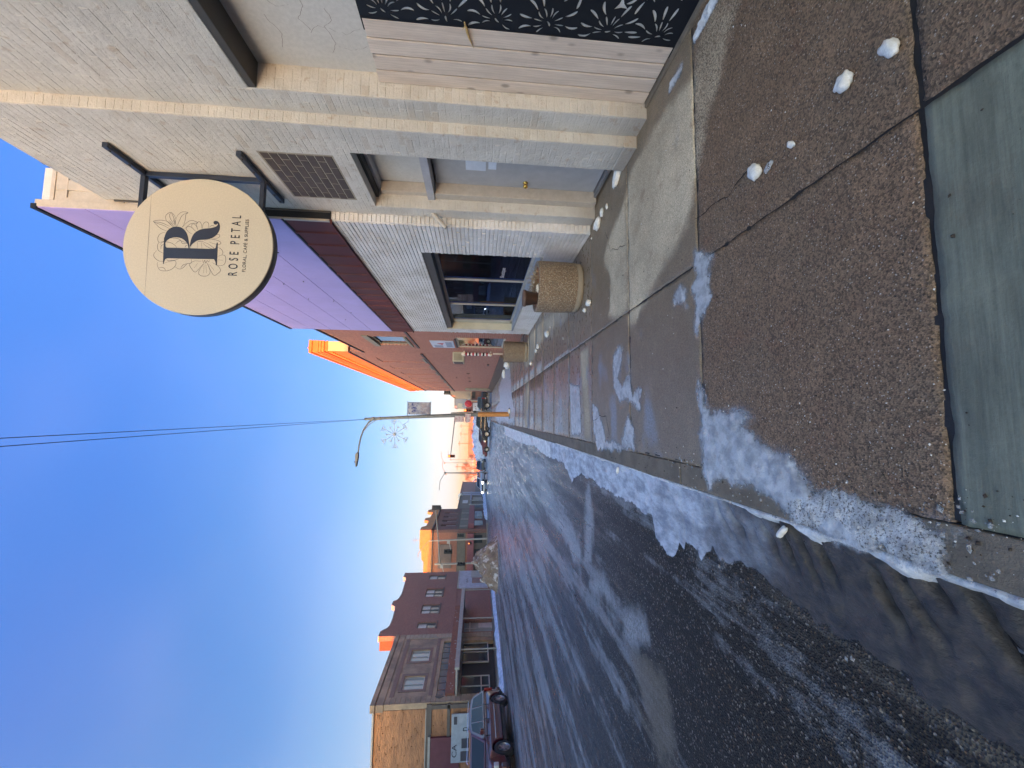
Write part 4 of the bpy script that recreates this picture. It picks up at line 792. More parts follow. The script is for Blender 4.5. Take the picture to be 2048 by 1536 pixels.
R1 = [(-0.229, 0.363), (-0.044, 0.373), (0.079, 0.376), (0.08, 0.366), (-0.023, 0.355), (-0.039, 0.341), (-0.034, 0.099), (-0.03, -0.164), (-0.014, -0.182), (0.046, -0.189), (0.045, -0.199), (-0.22, -0.208), (-0.22, -0.198), (-0.183, -0.191), (-0.15, -0.173), (-0.157, 0.09), (-0.162, 0.325), (-0.173, 0.346), (-0.208, 0.356), (-0.228, 0.356)]
R2 = [(0.066, 0.374), (0.107, 0.368), (0.149, 0.356), (0.185, 0.328), (0.207, 0.292), (0.214, 0.256), (0.211, 0.218), (0.197, 0.186), (0.16, 0.151), (0.113, 0.129), (0.058, 0.116), (-0.004, 0.103), (-0.038, 0.096), (-0.035, 0.11), (-0.004, 0.115), (0.02, 0.125), (0.049, 0.149), (0.075, 0.182), (0.087, 0.227), (0.087, 0.271), (0.076, 0.307), (0.054, 0.339), (0.025, 0.358), (-0.003, 0.362)]
R3 = [(-0.017, 0.097), (0.024, 0.096), (0.073, 0.089), (0.123, 0.073), (0.155, 0.051), (0.185, 0.015), (0.204, -0.034), (0.212, -0.096), (0.223, -0.14), (0.24, -0.174), (0.262, -0.187), (0.276, -0.184), (0.272, -0.178), (0.258, -0.166), (0.261, -0.147), (0.28, -0.135), (0.298, -0.14), (0.307, -0.163), (0.296, -0.189), (0.263, -0.206), (0.221, -0.21), (0.175, -0.2), (0.132, -0.175), (0.099, -0.136), (0.083, -0.093), (0.073, -0.043), (0.07, 0.0), (0.055, 0.037), (0.026, 0.072), (-0.01, 0.092)]
LINE = [(-0.537, 0.525), (-0.107, 0.536), (0.513, 0.553)]
FLOW= [[(0.179, 0.321), (0.217, 0.387), (0.258, 0.504), (0.28, 0.441), (0.27, 0.36), (0.235, 0.313)], [(0.258, 0.504), (0.25, 0.42), (0.213, 0.33)], [(0.258, 0.504), (0.187, 0.428), (0.156, 0.357)], [(0.247, 0.339), (0.287, 0.373), (0.335, 0.38), (0.368, 0.355), (0.377, 0.325), (0.347, 0.291), (0.3, 0.269)], [(0.377, 0.325), (0.345, 0.341), (0.297, 0.324), (0.236, 0.282)], [(0.377, 0.325), (0.319, 0.295), (0.251, 0.271)], [(0.3, 0.272), (0.357, 0.248), (0.391, 0.207), (0.387, 0.147), (0.362, 0.167), (0.305, 0.169), (0.235, 0.182), (0.21, 0.199)], [(0.387, 0.147), (0.352, 0.204), (0.288, 0.23), (0.217, 0.25)], [(0.3, 0.269), (0.265, 0.272), (0.214, 0.256)], [(0.21, 0.193), (0.257, 0.159), (0.295, 0.111), (0.287, 0.061), (0.268, 0.034), (0.261, 0.096), (0.23, 0.138), (0.194, 0.167)], [(0.298, 0.3), (0.264, 0.284), (0.216, 0.271)], [(0.261, 0.347), (0.234, 0.32), (0.208, 0.293)], [(0.282, 0.339), (0.249, 0.311), (0.212, 0.284)], [(0.136, 0.087), (0.162, 0.127), (0.195, 0.151), (0.224, 0.131), (0.212, 0.093), (0.179, 0.059), (0.166, 0.039)], [(0.212, 0.093), (0.247, 0.095), (0.255, 0.071), (0.229, 0.044), (0.188, 0.028)], [(0.195, 0.028), (0.25, 0.045), (0.278, 0.035), (0.283, 0.01), (0.252, -0.008), (0.204, -0.015)], [(0.204, -0.021), (0.253, -0.024), (0.284, -0.047), (0.281, -0.076), (0.25, -0.087), (0.215, -0.084)], [(0.222, -0.096), (0.244, -0.113), (0.246, -0.138), (0.232, -0.149)], [(0.095, -0.13), (0.135, -0.165), (0.144, -0.203), (0.124, -0.215), (0.102, -0.193), (0.088, -0.137)], [(0.067, -0.05), (0.083, -0.106), (0.08, -0.169), (0.061, -0.221), (0.038, -0.232), (0.026, -0.205), (0.034, -0.153), (0.052, -0.102)], [(0.049, -0.039), (0.027, -0.097), (-0.005, -0.143), (-0.025, -0.164), (-0.026, -0.132), (-0.001, -0.08), (0.038, -0.033)], [(0.042, 0.017), (-0.034, 0.018)], [(0.041, -0.021), (-0.035, -0.035)], [(0.055, 0.031), (0.012, 0.078), (-0.031, 0.09)], [(0.045, 0.024), (0.054, -0.007), (0.051, -0.045)], [(0.145, 0.368), (0.118, 0.422), (0.069, 0.443), (0.022, 0.427), (0.035, 0.372)], [(0.022, 0.427), (-0.02, 0.439), (-0.074, 0.425), (-0.106, 0.373)], [(-0.075, 0.443), (-0.124, 0.47), (-0.165, 0.454), (-0.197, 0.409), (-0.201, 0.365)], [(-0.005, 0.412), (0.023, 0.39), (0.029, 0.353), (0.018, 0.296), (-0.011, 0.251), (-0.038, 0.236)], [(-0.06, 0.401), (-0.018, 0.399), (-0.003, 0.375)], [(-0.211, 0.423), (-0.245, 0.423), (-0.298, 0.395), (-0.31, 0.357), (-0.304, 0.302), (-0.275, 0.255), (-0.236, 0.23), (-0.189, 0.237), (-0.198, 0.298), (-0.221, 0.351)], [(-0.275, 0.403), (-0.27, 0.366), (-0.289, 0.34), (-0.306, 0.332)], [(-0.251, 0.244), (-0.279, 0.199), (-0.27, 0.156), (-0.217, 0.11), (-0.205, 0.068), (-0.16, 0.068)], [(-0.271, 0.175), (-0.233, 0.153), (-0.214, 0.111)], [(-0.173, 0.331), (-0.189, 0.311), (-0.182, 0.25), (-0.163, 0.201)], [(0.01, 0.252), (0.042, 0.224), (0.047, 0.193), (0.02, 0.116)], [(0.047, 0.193), (0.02, 0.178), (0.02, 0.116)], [(0.076, 0.313), (0.073, 0.232), (0.047, 0.193)], [(-0.033, 0.149), (-0.005, 0.139), (0.003, 0.115)], [(-0.183, -0.037), (-0.179, 0.026), (-0.205, 0.074), (-0.236, 0.081), (-0.276, 0.056), (-0.306, 0.029), (-0.301, 0.004), (-0.238, -0.041), (-0.202, -0.07)], [(-0.202, -0.07), (-0.272, -0.031), (-0.321, -0.019), (-0.347, -0.043), (-0.353, -0.074), (-0.348, -0.111), (-0.323, -0.135), (-0.281, -0.138), (-0.201, -0.101)], [(-0.2, -0.107), (-0.268, -0.137), (-0.328, -0.173), (-0.337, -0.198), (-0.312, -0.228), (-0.277, -0.251), (-0.23, -0.222), (-0.191, -0.157)], [(-0.22, -0.203), (-0.221, -0.253), (-0.206, -0.284), (-0.178, -0.295), (-0.136, -0.298), (-0.102, -0.283), (-0.097, -0.251), (-0.116, -0.208)], [(-0.097, -0.251), (-0.069, -0.262), (-0.035, -0.247), (-0.015, -0.22), (-0.013, -0.201)], [(-0.162, -0.048), (-0.196, -0.063), (-0.167, -0.073), (-0.201, -0.088), (-0.17, -0.099), (-0.186, -0.119), (-0.158, -0.123)], [(-0.216, -0.071), (-0.319, -0.072)], [(-0.215, -0.089), (-0.317, -0.103)], [(-0.213, -0.127), (-0.28, -0.182)], [(-0.205, -0.001), (-0.262, 0.032)], [(-0.154, -0.217), (-0.158, -0.268)]]
def face2(poly,off):   # a thin plate on the sign face
    b=MB(); b.prism([(cx+x,cz+z) for x,z in poly],'y',cy-off,cy-.0004); return b
def smooth_closed(p,n=3):
    P=np.array(p)
    for _ in range(n-1):
        Q=np.roll(P,-1,0); A_=P*.75+Q*.25; B_=P*.25+Q*.75; P=np.stack([A_,B_],1).reshape(-1,2)
    return [tuple(q) for q in P]
bR=MB()
for poly in (R1,smooth_closed(R2,2),smooth_closed(R3,2)):
    q=face2(poly,.0035); bR.add(q.v,q.f)
bR.build('letter_r',M_ink,SG)
def crom(P,k=6):
    P=[np.array(q,float) for q in P]; 
    if len(P)<3: return P
    P=[2*P[0]-P[1]]+P+[2*P[-1]-P[-2]]; out=[]
    for i in range(1,len(P)-2):
        for j in range(k):
            t=j/k; a,b_,c,d=P[i-1],P[i],P[i+1],P[i+2]; out.append(.5*((2*b_)+(-a+c)*t+(2*a-5*b_+4*c-d)*t*t+(-a+3*b_-3*c+d)*t**3))
    out.append(P[-2]); return out
def strip(b,P,w,yy):
    n=len(P); L=[];R_=[]
    for i,p_ in enumerate(P):
        t=P[min(i+1,n-1)]-P[max(i-1,0)]; t=t/(np.linalg.norm(t)+1e-9); nn=np.array([-t[1],t[0]])*w*(.45+.55*math.sin(pi*i/(n-1)))
        L.append((cx+p_[0]+nn[0],yy,cz+p_[1]+nn[1])); R_.append((cx+p_[0]-nn[0],yy,cz+p_[1]-nn[1]))
    b.add(L+R_,[(i,i+1,n+i+1,n+i) for i in range(n-1)])
b=MB()
for l in FLOW: strip(b,crom(l),.0030,cy-.0012)
o=b.build('flower_drawing',M_line,SG,label='thin line drawing of lily, rose and daisies behind the R')
b=MB(); strip(b,[np.array((-.60,.5245)),np.array((0,.5385)),np.array((.585,.5525))],.0022,cy-.0012); b.build('panel_seam',M_line,SG)
text('lettering','ROSE PETAL',.715,M_ink,SG,(cx+.025,cy-.003,cz-.383),(rad(90),0,0),.098,.003,1.75)
text('lettering','FLORAL, CAFÉ & SUPPLIES',.625,M_ink,SG,(cx+.028,cy-.003,cz-.500),(rad(90),0,0),.052,.002,1.1)
M_tube=mat('navy painted square steel tube',(.022,.030,.055),rough=.4,bst=0)
b=MB(); yb=4.655
b.box(2.74,2.796,4.16,5.10,5.46,5.515); b.box(2.74,2.796,4.16,5.10,4.15,4.205); b.box(2.735,2.79,yb-.028,yb+.028,4.206,5.459)
b.build('wall_bracket',M_tube,SG,bevel=.004)
b=MB(); b.box(1.5,2.739,yb-.027,yb+.027,5.462,5.513); b.build('arm',M_tube,SG,bevel=.004); b=MB(); b.box(1.5,2.739,yb-.027,yb+.027,4.152,4.203); b.build('arm',M_tube,SG,bevel=.004)
b=MB()
for y_ in (4.22,4.45,4.9,5.05):
    for z_ in (5.487,4.178): b.lathe([(0,-.012),(.014,-.008),(.014,0)],(2.74,y_,z_),'x',6)
b.build('bolt',M_steel,SG)

# ================================================================ planters
def gravelmat(name):
    m,nt,p=newmat(name); v=pos(nt,world_=False); vo=N(nt,'ShaderNodeTexVoronoi',Scale=88); nt.links.new(v,vo.inputs[0]); s=nt.nodes.new('ShaderNodeSeparateColor'); nt.links.new(vo.outputs['Color'],s.inputs[0])
    cr=nt.nodes.new('ShaderNodeValToRGB'); e=cr.color_ramp.elements; cr.color_ramp.interpolation='CONSTANT'
    L=[(.0,(.24,.15,.085)),(.2,(.34,.24,.15)),(.4,(.44,.33,.22)),(.6,(.19,.10,.06)),(.75,(.50,.42,.32)),(.88,(.27,.13,.07)),(.95,(.62,.56,.46))]
    while len(e)<len(L): e.new(.5)
    for q,(a,c) in zip(e,L): q.position=a; q.color=(*c,1)
    nt.links.new(s.outputs[0],cr.inputs[0]); ed=rampf(nt,vo.outputs['Distance'],.3,.62,0,1); c=mixc(nt,ed,cr.outputs[0],(.17,.125,.085))
    nt.links.new(c,p.inputs['Base Color']); p.inputs['Roughness'].default_value=.75; h=math_(nt,'SUBTRACT',1,vo.outputs['Distance']); bump(nt,p,h,.8,.012); return m
M_peb=gravelmat('exposed pebble concrete'); M_rim=mat('sandy smooth concrete',(.30,.245,.18),rough=.8,ns=8,bs=70,bst=.4); M_soil=mat('reddish dry soil and leaves',(.23,.085,.04),rough=.9,col2=(.30,.13,.06),ns=14,bs=60,bst=.8,world_=False)
def planter(name,x,y,r,h,label):
    t=thing(name,label,'planter',(x,y,0)); b=MB(); b.lathe([(r*.97,.10),(r*.99,.25),(r,h-.03),(r*.985,h),(r*.86,h),(r*.83,h-.06)],(0,0,0),'z',40); b.build('bowl',M_peb,t,local=True)
    b=MB(); b.lathe([(0,0.0),(r*.93,.0),(r*.95,.03),(r*.96,.10),(r*.90,.101)],(0,0,0),'z',40); b.build('base_ring',M_rim,t,local=True)
    m=gridmesh(-r*.86,r*.86,-r*.86,r*.86,.02,lambda P: h-.055+.06*fbm(P[:,0]*12+x,P[:,1]*12+y,3),lambda P: (P**2).sum(1)<(r*.85)**2); m.materials.append(M_soil); o=bpy.data.objects.new('soil',m); COL.objects.link(o); o.parent=t
    return t
p1=planter('concrete_planter',2.11,6.10,.405,.70,'large round pebble concrete planter in front of the shop window')
R=random.Random(8); b=MB()
for k in range(90):
    a=R.uniform(0,2*pi); r0=R.uniform(0,.26); x0,y0=r0*math.cos(a)+.03,r0*math.sin(a); z0=.68; P=[(x0,y0,z0)]
    for j in range(4): x0+=R.uniform(-.05,.05); y0+=R.uniform(-.05,.05); z0+=R.uniform(.0,.055); P.append((x0,y0,z0))
    b.tube(P,[.004,.0035,.003,.002,.001],4,False)
b.build('dead_stems',mat('pale dead stems',(.42,.30,.18),rough=.8,bst=0),p1,local=True)
b=MB()
for k in range(38):
    a=R.uniform(0,2*pi); r0=R.uniform(.05,.27); c_=Vector((r0*math.cos(a)-.05,r0*math.sin(a)-.02,.71+R.random()*.05)); d=Vector((R.uniform(-1,1),R.uniform(-1,1),R.uniform(.1,.9))).normalized()*.05; e_=Vector((R.uniform(-1,1),R.uniform(-1,1),R.uniform(-.3,.3))).normalized()*.016
    b.add([c_-e_,c_+d*.6+e_*1.2,c_+d*1.4,c_+d*.6-e_*1.3],[(0,1,2,3)])
b.build('dry_leaves',mat('silvery dry leaves',(.55,.52,.46),rough=.8,bst=0),p1,local=True)
for k,(x,y,r) in enumerate([(-.12,-.16,.05),(-.2,-.05,.04)]):
    pass
sn=chunk(2.03,5.93,.06,'clump of snow among the dry leaves in the large planter',el=(1.3,.9,.5),seed=50,group=None); sn.location.z=.69
fp=thing('flower_pot','brown flower pot standing on the far rim of the large planter','flower pot',(1.86,5.93,.69)); b=MB()
b.lathe([(0,0),(.085,0),(.118,.19),(.130,.19),(.132,.235),(.118,.235),(.112,.19),(.075,.03),(0,.03)],(0,0,0),'z',28); b.build('pot_body',mat('brown plastic pot',(.13,.075,.055),rough=.5,bst=0),fp,local=True)
b=MB(); b.lathe([(0,.18),(.112,.18)],(0,0,0),'z',20); b.build('potting_soil',M_soil,fp,local=True)
planter('concrete_planter',2.17,12.78,.345,.78,'small far pebble concrete planter at the corner of the brick barber shop')
# tufts of dead leaves and debris beside second planter
# ================================================================ lamp post with arm, banner, snowflake and parking signs
LX,LY=.12,19.3
LP=thing('street_lamp','tall grey street lamp with a curved arm and an orange painted foot at the kerb','street lamp',(LX,LY,0))
M_galv=mat('dull galvanised steel',(.20,.205,.20),rough=.55,metal=.1,ns=6,bs=40,bst=.1); M_orange=mat('orange painted steel',(.62,.27,.075),rough=.5,ns=3,bs=30,bst=.1)
b=MB(); b.tube([(LX,LY,1.58),(LX-.12,LY,4.2),(LX-.27,LY,6.92)],[.098,.085,.062],14); b.build('pole',M_galv,LP)
b=MB(); b.tube([(LX+.03,LY,0),(LX,LY,1.58)],[.125,.118],14); b.build('painted_foot',M_orange,LP)
b=MB(); b.box(LX-.2,LX+.22,LY-.2,LY+.2,0,.05); b.build('base_plate',M_galv,LP)
b=MB(); b.lathe([(.07,0),(.075,.03),(0,.12)],(LX-.27,LY,6.92),'z',12); b.build('finial',M_galv,LP)
b=MB(); arm=[(LX-.25,LY,6.55),(LX-.42,LY,6.78),(LX-.75,LY,7.0),(LX-1.15,LY,7.13),(LX-1.6,LY,7.2),(LX-1.9,LY,7.22)]
b.tube(arm,[.045,.042,.038,.036,.034,.034],10); b.tube([(LX-.24,LY,6.0),(LX-.32,LY,6.45),(LX-.5,LY,6.72),(LX-.8,LY,6.97)],.018,6); b.build('arm',M_galv,LP)
hd=MB(); hd.prism([(LX-2.52,7.255),(LX-2.5,7.30),(LX-1.95,7.33),(LX-1.85,7.28),(LX-1.85,7.20),(LX-2.1,7.19)],'y',LY-.11,LY+.11); h=hd.build('lamp_head',M_galv,LP,bevel=.02)
b=MB(); b.lathe([(0,0),(.03,0),(.03,.06),(0,.07)],(LX-2.3,LY,7.32),'z',8); b.build('photocell',M_steel,h)
b=MB(); b.tube([(LX-.2,LY,5.9),(LX-.28,LY,6.4)],.012,5); b.lathe([(.075,0),(.085,.02),(.085,.1),(.075,.12)],(LX-.235,LY,6.2),'z',12); b.lathe([(.075,0),(.09,.02),(.09,.12),(.075,.14)],(LX-.25,LY,6.5),'z',12); b.build('clamp',M_galv,LP)
BN=thing('banner','blue and grey printed town banner hanging from the lamp post','banner',(LX+.25,LY,4.4))
M_ban,nt,p=newmat('printed banner cloth'); v=pos(nt); n_=noise(nt,v,3.2,6,.6); c=mixc(nt,rampf(nt,n_,.4,.6),(.22,.24,.33),(.40,.40,.44)); spz=nt.nodes.new('ShaderNodeSeparateXYZ'); nt.links.new(v,spz.inputs[0])
n2=noise(nt,v,9,5,.6); tp=math_(nt,'MULTIPLY',rampf(nt,spz.outputs['Z'],4.4,4.6),rampf(nt,n2,.5,.6)); c=mixc(nt,tp,c,(.03,.045,.19)); c=mixc(nt,math_(nt,'MULTIPLY',rampf(nt,spz.outputs['Z'],4.45,4.3,0,.5),rampf(nt,n2,.35,.6)),c,(.24,.15,.14)); nt.links.new(c,p.inputs['Base Color']); p.inputs['Roughness'].default_value=.8
m=gridmesh(-.3,.3,-.53,.53,.05,lambda P: .02*np.sin(P[:,0]*9+P[:,1]*3)); m.materials.append(M_ban); o=bpy.data.objects.new('banner_cloth',m); COL.objects.link(o); o.parent=BN; o.location=(.02,0,.03); o.rotation_euler=(rad(90),0,0); s_=o.modifiers.new('s','SOLIDIFY'); s_.thickness=.006
b=MB(); b.tube([(LX-.1,LY,4.98),(LX+.62,LY,4.98)],.016,6); b.tube([(LX-.08,LY,3.88),(LX+.62,LY,3.88)],.016,6); b.build('banner_rod',M_galv,BN)
SF=thing('snowflake_decoration','white wire snowflake decoration hanging from the lamp post arm side','decoration',(LX-1.0,LY,5.56)); b=MB(); C0=Vector((-.98+LX-.0,LY,5.56))
M_wire=mat('silver garland wire',(.52,.50,.49),rough=.5,bst=0)
for k in range(12):
    a=rad(4+30*k); big=k%2==0; L=.66 if big else .42; d=Vector((math.cos(a),0,math.sin(a))); e_=Vector((-d.z,0,d.x)); b.tube([C0,C0+d*L],.011,5)
    for f_,l_ in (((.72,.15),(.88,.13)) if big else ((.80,.10),)):
        for s_ in (1,-1): b.tube([C0+d*L*f_,C0+d*(L*f_+l_*.7)+e_*s_*l_*.75],.011,5)
    if big:
        for s_ in (1,-1): b.tube([C0+d*(L*1.0),C0+d*(L*.92)+e_*s_*.12,C0+d*(L*1.02)+e_*s_*.16],.009,5)
b.lathe([(0,-.02),(.07,-.02),(.07,.02),(0,.02)],tuple(C0),'y',10); b.build('flake_wire',M_wire,SF)
b=MB(); b.tube([C0+Vector((.6,0,.0)),(LX-.16,LY,5.58)],.012,5); b.tube([C0+Vector((.42,0,-.35)),C0+Vector((.6,0,-.62)),(LX-.1,LY,4.9)],.012,5); b.tube([(LX-.12,LY,5.7),(LX-.5,LY,5.2)],.008,5); b.build('hanger',M_wire,SF)
M_signred=mat('faded red print',(.42,.10,.14),rough=.5,bst=0); M_signwhite=mat('sign white',(.62,.52,.52),rough=.5,bst=0)
for (zc,w,h,x,ln,lab) in ((2.47,.29,.45,LX-.22,('2','HOUR','PARKING'),'upper faded red and white parking sign on the lamp post'),(2.06,.42,.29,LX-.18,('NO PARKING','2AM - 6AM'),'lower wider faded red parking sign on the lamp post')):
    t=thing('parking_sign',lab,'sign',(x,LY-.14,zc)); b=MB(); b.box(x-w/2,x+w/2,LY-.15,LY-.145,zc-h/2,zc+h/2); b.build('sign_plate',M_signwhite,t)
    for k,s_ in enumerate(ln): text('lettering',s_,w*(.35 if len(s_)<2 else .8),M_signred,t,(x,LY-.152,zc+h/2-(k+.5)*h/len(ln)),(rad(90),0,0),h/len(ln)*.55,.001)
    b=MB(); b.box(x-w/2+.01,x+w/2-.01,LY-.1515,LY-.150,zc-h/2+.008,zc-h/2+.022); b.box(x-w/2+.01,x+w/2-.01,LY-.1515,LY-.150,zc+h/2-.022,zc+h/2-.008); b.build('border',M_signred,t)
# overhead cables
for k,(xa,z_) in enumerate(((-.345,8.0),(-.455,8.0))):
    t=thing('overhead_cable',('right' if k==0 else 'left')+'hand thin dark cable running overhead from the lamp post top','cable',(LX-.27,LY,6.95))
    b=MB(); P0=Vector((LX-.28-.01*k,LY,6.93)); P1=Vector((xa*1.02-.0,5.9,8.05)); P2=P1+(P1-P0)*1.6
    pts=[P0.lerp(P2,t_/24) for t_ in range(25)]
    b.tube(pts,.0065,5); b.build('cable_strand',M_black,t)

# ================================================================ vehicles
M_tyre=mat('tyre rubber',(.016,.016,.017),rough=.8,bst=.2,world_=False); M_rim=mat('alloy wheel',(.45,.45,.46),rough=.3,metal=.8,bst=0,world_=False); M_chrome=mat('bright chrome strip',(.75,.75,.78),rough=.12,metal=1,bst=0)
M_carglass=glassmat('tinted car glass',(.010,.014,.022),.06); M_carglass.node_tree.nodes['Principled BSDF'].inputs['Specular IOR Level'].default_value=.3; M_blackpl=mat('black plastic trim',(.02,.02,.022),rough=.5,bst=0); M_headl=mat('headlight lens',(.75,.75,.72),rough=.1,bst=0); M_tail=mat('red tail light',(.35,.01,.01),rough=.2,bst=0)
def paint(name,c): return mat(name,c,rough=.28,bst=0,coat=.8,spec=.6,ns=1,dirt=0)
_wc={}
def wheelmeshes(r,w):
    k=(r,w)
    if k in _wc: return _wc[k]
    t=MB(); t.lathe([(r*.62,-w/2),(r*.90,-w/2),(r,-w*.38),(r,w*.38),(r*.90,w/2),(r*.62,w/2)],(0,0,0),'y',28)
    t=t.mesh('tyre'); t.materials.append(M_tyre)
    q=MB(); q.lathe([(r*.63,-w*.44),(r*.60,-w*.36),(r*.57,-w*.2),(0,-w*.2)],(0,0,0),'y',28); q.lathe([(0,-w*.40),(r*.14,-w*.38),(r*.16,-w*.22)],(0,0,0),'y',12)
    for s in range(6):
        a=2*pi*s/6; d=Vector((math.cos(a),0,math.sin(a))); e_=Vector((-d.z,0,d.x)); q.obox(d*r*.34+Vector((0,-w*.33,0)),d*r*.27,e_*r*.075,(0,w*.05,0))
    q=q.mesh('rim'); q.materials.append(M_rim); q2=MB(); q2.lathe([(0,-w*.19),(r*.57,-w*.19),(r*.6,.0)],(0,0,0),'y',20); q2=q2.mesh('wheel_well'); q2.materials.append(M_blackpl)
    _wc[k]=(t,q,q2); return _wc[k]
def vehicle(name,label,cat,loc,rz,L,W,top,belt,roof,wheels,r,pm,windows,rack=False,pickup=False,detail=True,group=None,lights=None,glow=False,gc=.24):
    # local frame: +x forward, z up, origin on the ground; top: lower body outline rear->front above the belt; roof: greenhouse profile
    T=thing(name,label,cat,loc,rz,group); w2=W/2
    def arch(cx,rr): return [(cx+rr*math.cos(a),max(gc,r+rr*math.sin(a))) for a in [pi-pi*k/10 for k in range(11)]]
    prof=list(top); xf=prof[-1][0]; xr=prof[0][0]; bot=[]
    for wx_ in sorted(wheels,reverse=True): bot+= [(x,z) for x,z in reversed(arch(wx_,r*1.17))]
    poly=prof+[(xf-.02,gc)]+bot+[(xr+.02,gc)]
    b=MB(); zs=[p[1] for p in top]; zm=max(zs)
    def hw(x,z):
        e=1-.10*max(0,(abs(x)-(L/2-.45))/.45)**2; return w2*e*(1-.05*max(0,(z-.75*zm)/(.25*zm))-.035*max(0,(.45-z)/.45))
    n=len(poly); vs=[(x,-hw(x,z),z) for x,z in poly]+[(x,hw(x,z),z) for x,z in poly]
    b.add(vs,[tuple(range(n)),tuple(range(2*n-1,n-1,-1))]+[(i,n+i,n+(i+1)%n,(i+1)%n) for i in range(n)],False)
    body=b.build('body',pm,T,local=True,bevel=.045,seg=3)
    b=MB(); b.box(xr+.1,xf-.1,-w2+.14,w2-.14,gc-.02,.62); b.build('underbody',M_blackpl,T,local=True)
    zb=roof[0][1]; zt=max(p[1] for p in roof); g=lambda z:(w2*.955)-(w2*.20)*(z-zb)/(zt-zb)
    b=MB(); n=len(roof); vs=[(x,-g(z),z-(.03 if z==zb else 0)) for x,z in roof]+[(x,g(z),z-(.03 if z==zb else 0)) for x,z in roof]
    b.add(vs,[tuple(range(n)),tuple(range(2*n-1,n-1,-1))]+[(i,n+i,n+(i+1)%n,(i+1)%n) for i in range(n)]); cab=b.build('cabin',pm,T,local=True,bevel=.04,seg=3)
    for wd in windows:
        for s in (-1,1):
            b=MB(); vs=[(x,s*(g(z)+.006),z) for x,z in wd]+[(x,s*(g(z)-.02),z) for x,z in wd]; n=len(wd); b.add(vs,[tuple(range(n)),tuple(range(2*n-1,n-1,-1))]+[(i,n+i,n+(i+1)%n,(i+1)%n) for i in range(n)]); b.build('side_window',M_carglass,cab,local=True)
    # windscreen and rear screen (first and last sloping edges of the roof profile)
    def screen(a,c,nm):
        (x0,z0_),(x1,z1_)=a,c; d=Vector((x1-x0,0,z1_-z0_)); nrm=Vector((-d.z,0,d.x)).normalized()*(.008)
        if (nm=='windscreen' and nrm.x<0) or (nm!='windscreen' and nrm.x>0): nrm=-nrm
        p0=Vector((x0,0,z0_))+d*.10+nrm; p1=Vector((x0,0,z0_))+d*.9+nrm; b=MB(); gw=lambda z:g(z)*.90
        b.add([(p0.x,-gw(p0.z),p0.z),(p0.x,gw(p0.z),p0.z),(p1.x,gw(p1.z),p1.z),(p1.x,-gw(p1.z),p1.z)],[(0,1,2,3)]); o=b.build(nm,M_carglass,cab,local=True); s_=o.modifiers.new('s','SOLIDIFY'); s_.thickness=.012
    screen(roof[-1],roof[-2],'windscreen'); screen(roof[0],roof[1],'rear_screen')
    tm,rm,wm=wheelmeshes(r,.24)
    for wx_ in wheels:
        for s in (-1,1):
            wl_=bpy.data.objects.new('wheel',tm); COL.objects.link(wl_); wl_.parent=T; wl_.location=(wx_,s*(w2-.135),r); wl_.rotation_euler=(0,rng.uniform(0,1) if s<0 else 0,0 if s<0 else pi)
            for nm,mm in (('rim',rm),('wheel_well',wm)):
                q=bpy.data.objects.new(nm,mm); COL.objects.link(q); q.parent=wl_
    hl=lights or (xf,.72); M_h=M_headl if not glow else M_glow
    for s in (-1,1):
        b=MB(); b.box(hl[0]-.22,hl[0]+.012,s*w2*.86-.13,s*w2*.86+.11,hl[1]-.09,hl[1]+.10); b.build('headlight',M_h,T,local=True,bevel=.03)
        b=MB(); b.box(xr-.012,xr+.12,s*w2*.90-.06,s*w2*.90+.085,belt-.42,belt-.03); b.build('tail_light',M_tail,T,local=True,bevel=.02)
    b=MB(); b.box(xf-.05,xf+.03,-w2*.62,w2*.62,hl[1]-.12,hl[1]+.09); b.build('grille',M_blackpl,T,local=True,bevel=.02)
    b=MB(); b.box(xf-.18,xf+.07,-w2*.97,w2*.97,gc+.08,gc+.30); b.box(xr-.08,xr+.14,-w2*.97,w2*.97,gc+.08,gc+.30); b.build('bumper',pm if not pickup else M_chrome,T,local=True,bevel=.04)
    if detail:
        for s in (-1,1):
            yy=s*(w2*1.0); 
            b=MB(); b.box(min(wheels)+r*1.25,max(wheels)-r*1.25,yy-.01,yy+.012,.66,.70); b.build('side_moulding',M_chrome,T,local=True,bevel=.004)
            b=MB(); b.box(min(wheels)+r*1.2,max(wheels)-r*1.2,yy-.10*s-.03,yy-.10*s+.03,gc-.0,gc+.10); b.build('sill_step',M_blackpl,T,local=True,bevel=.01)
            b=MB(); b.box(min(wheels)+r*.9,roof[-1][0]-.35,s*(g(belt)+.012)-.008,s*(g(belt)+.012)+.008,belt+.01,belt+.035); b.build('belt_strip',M_chrome,T,local=True)
            for hx in (min(wheels)+r*1.5,roof[-1][0]-1.25):
                b=MB(); b.box(hx,hx+.17,yy-.03,yy+.018,belt-.17,belt-.13); b.build('door_handle',M_chrome if pickup is None else pm,T,local=True,bevel=.008)
            b=MB(); mx=roof[-1][0]-.42; b.box(mx,mx+.13,s*(w2+.02),s*(w2+.20),belt+.04,belt+.20); b.build('mirror',pm,T,local=True,bevel=.03)
            for dx in (roof[-1][0]-.32,roof[-1][0]-1.35,min(wheels)+r*1.1):
                b=MB(); b.box(dx,dx+.008,yy-.03,yy*.998+.0015*s,gc+.14,belt-.02); b.build('door_gap',M_blackpl,T,local=True)
    if rack:
        for s in (-1,1):
            b=MB(); z=zt+.05; b.tube([(roof[1][0]+.15,s*w2*.66,zt-.01),(roof[1][0]+.25,s*w2*.66,z),(roof[-2][0]-.4,s*w2*.66,z),(roof[-2][0]-.3,s*w2*.66,zt-.01)],.018,6); b.build('roof_rail',M_chrome,T,local=True)
    return T
M_glow=mat('lit headlight',(1,.95,.8),bst=0,emit=(1,.93,.72),est=3.)
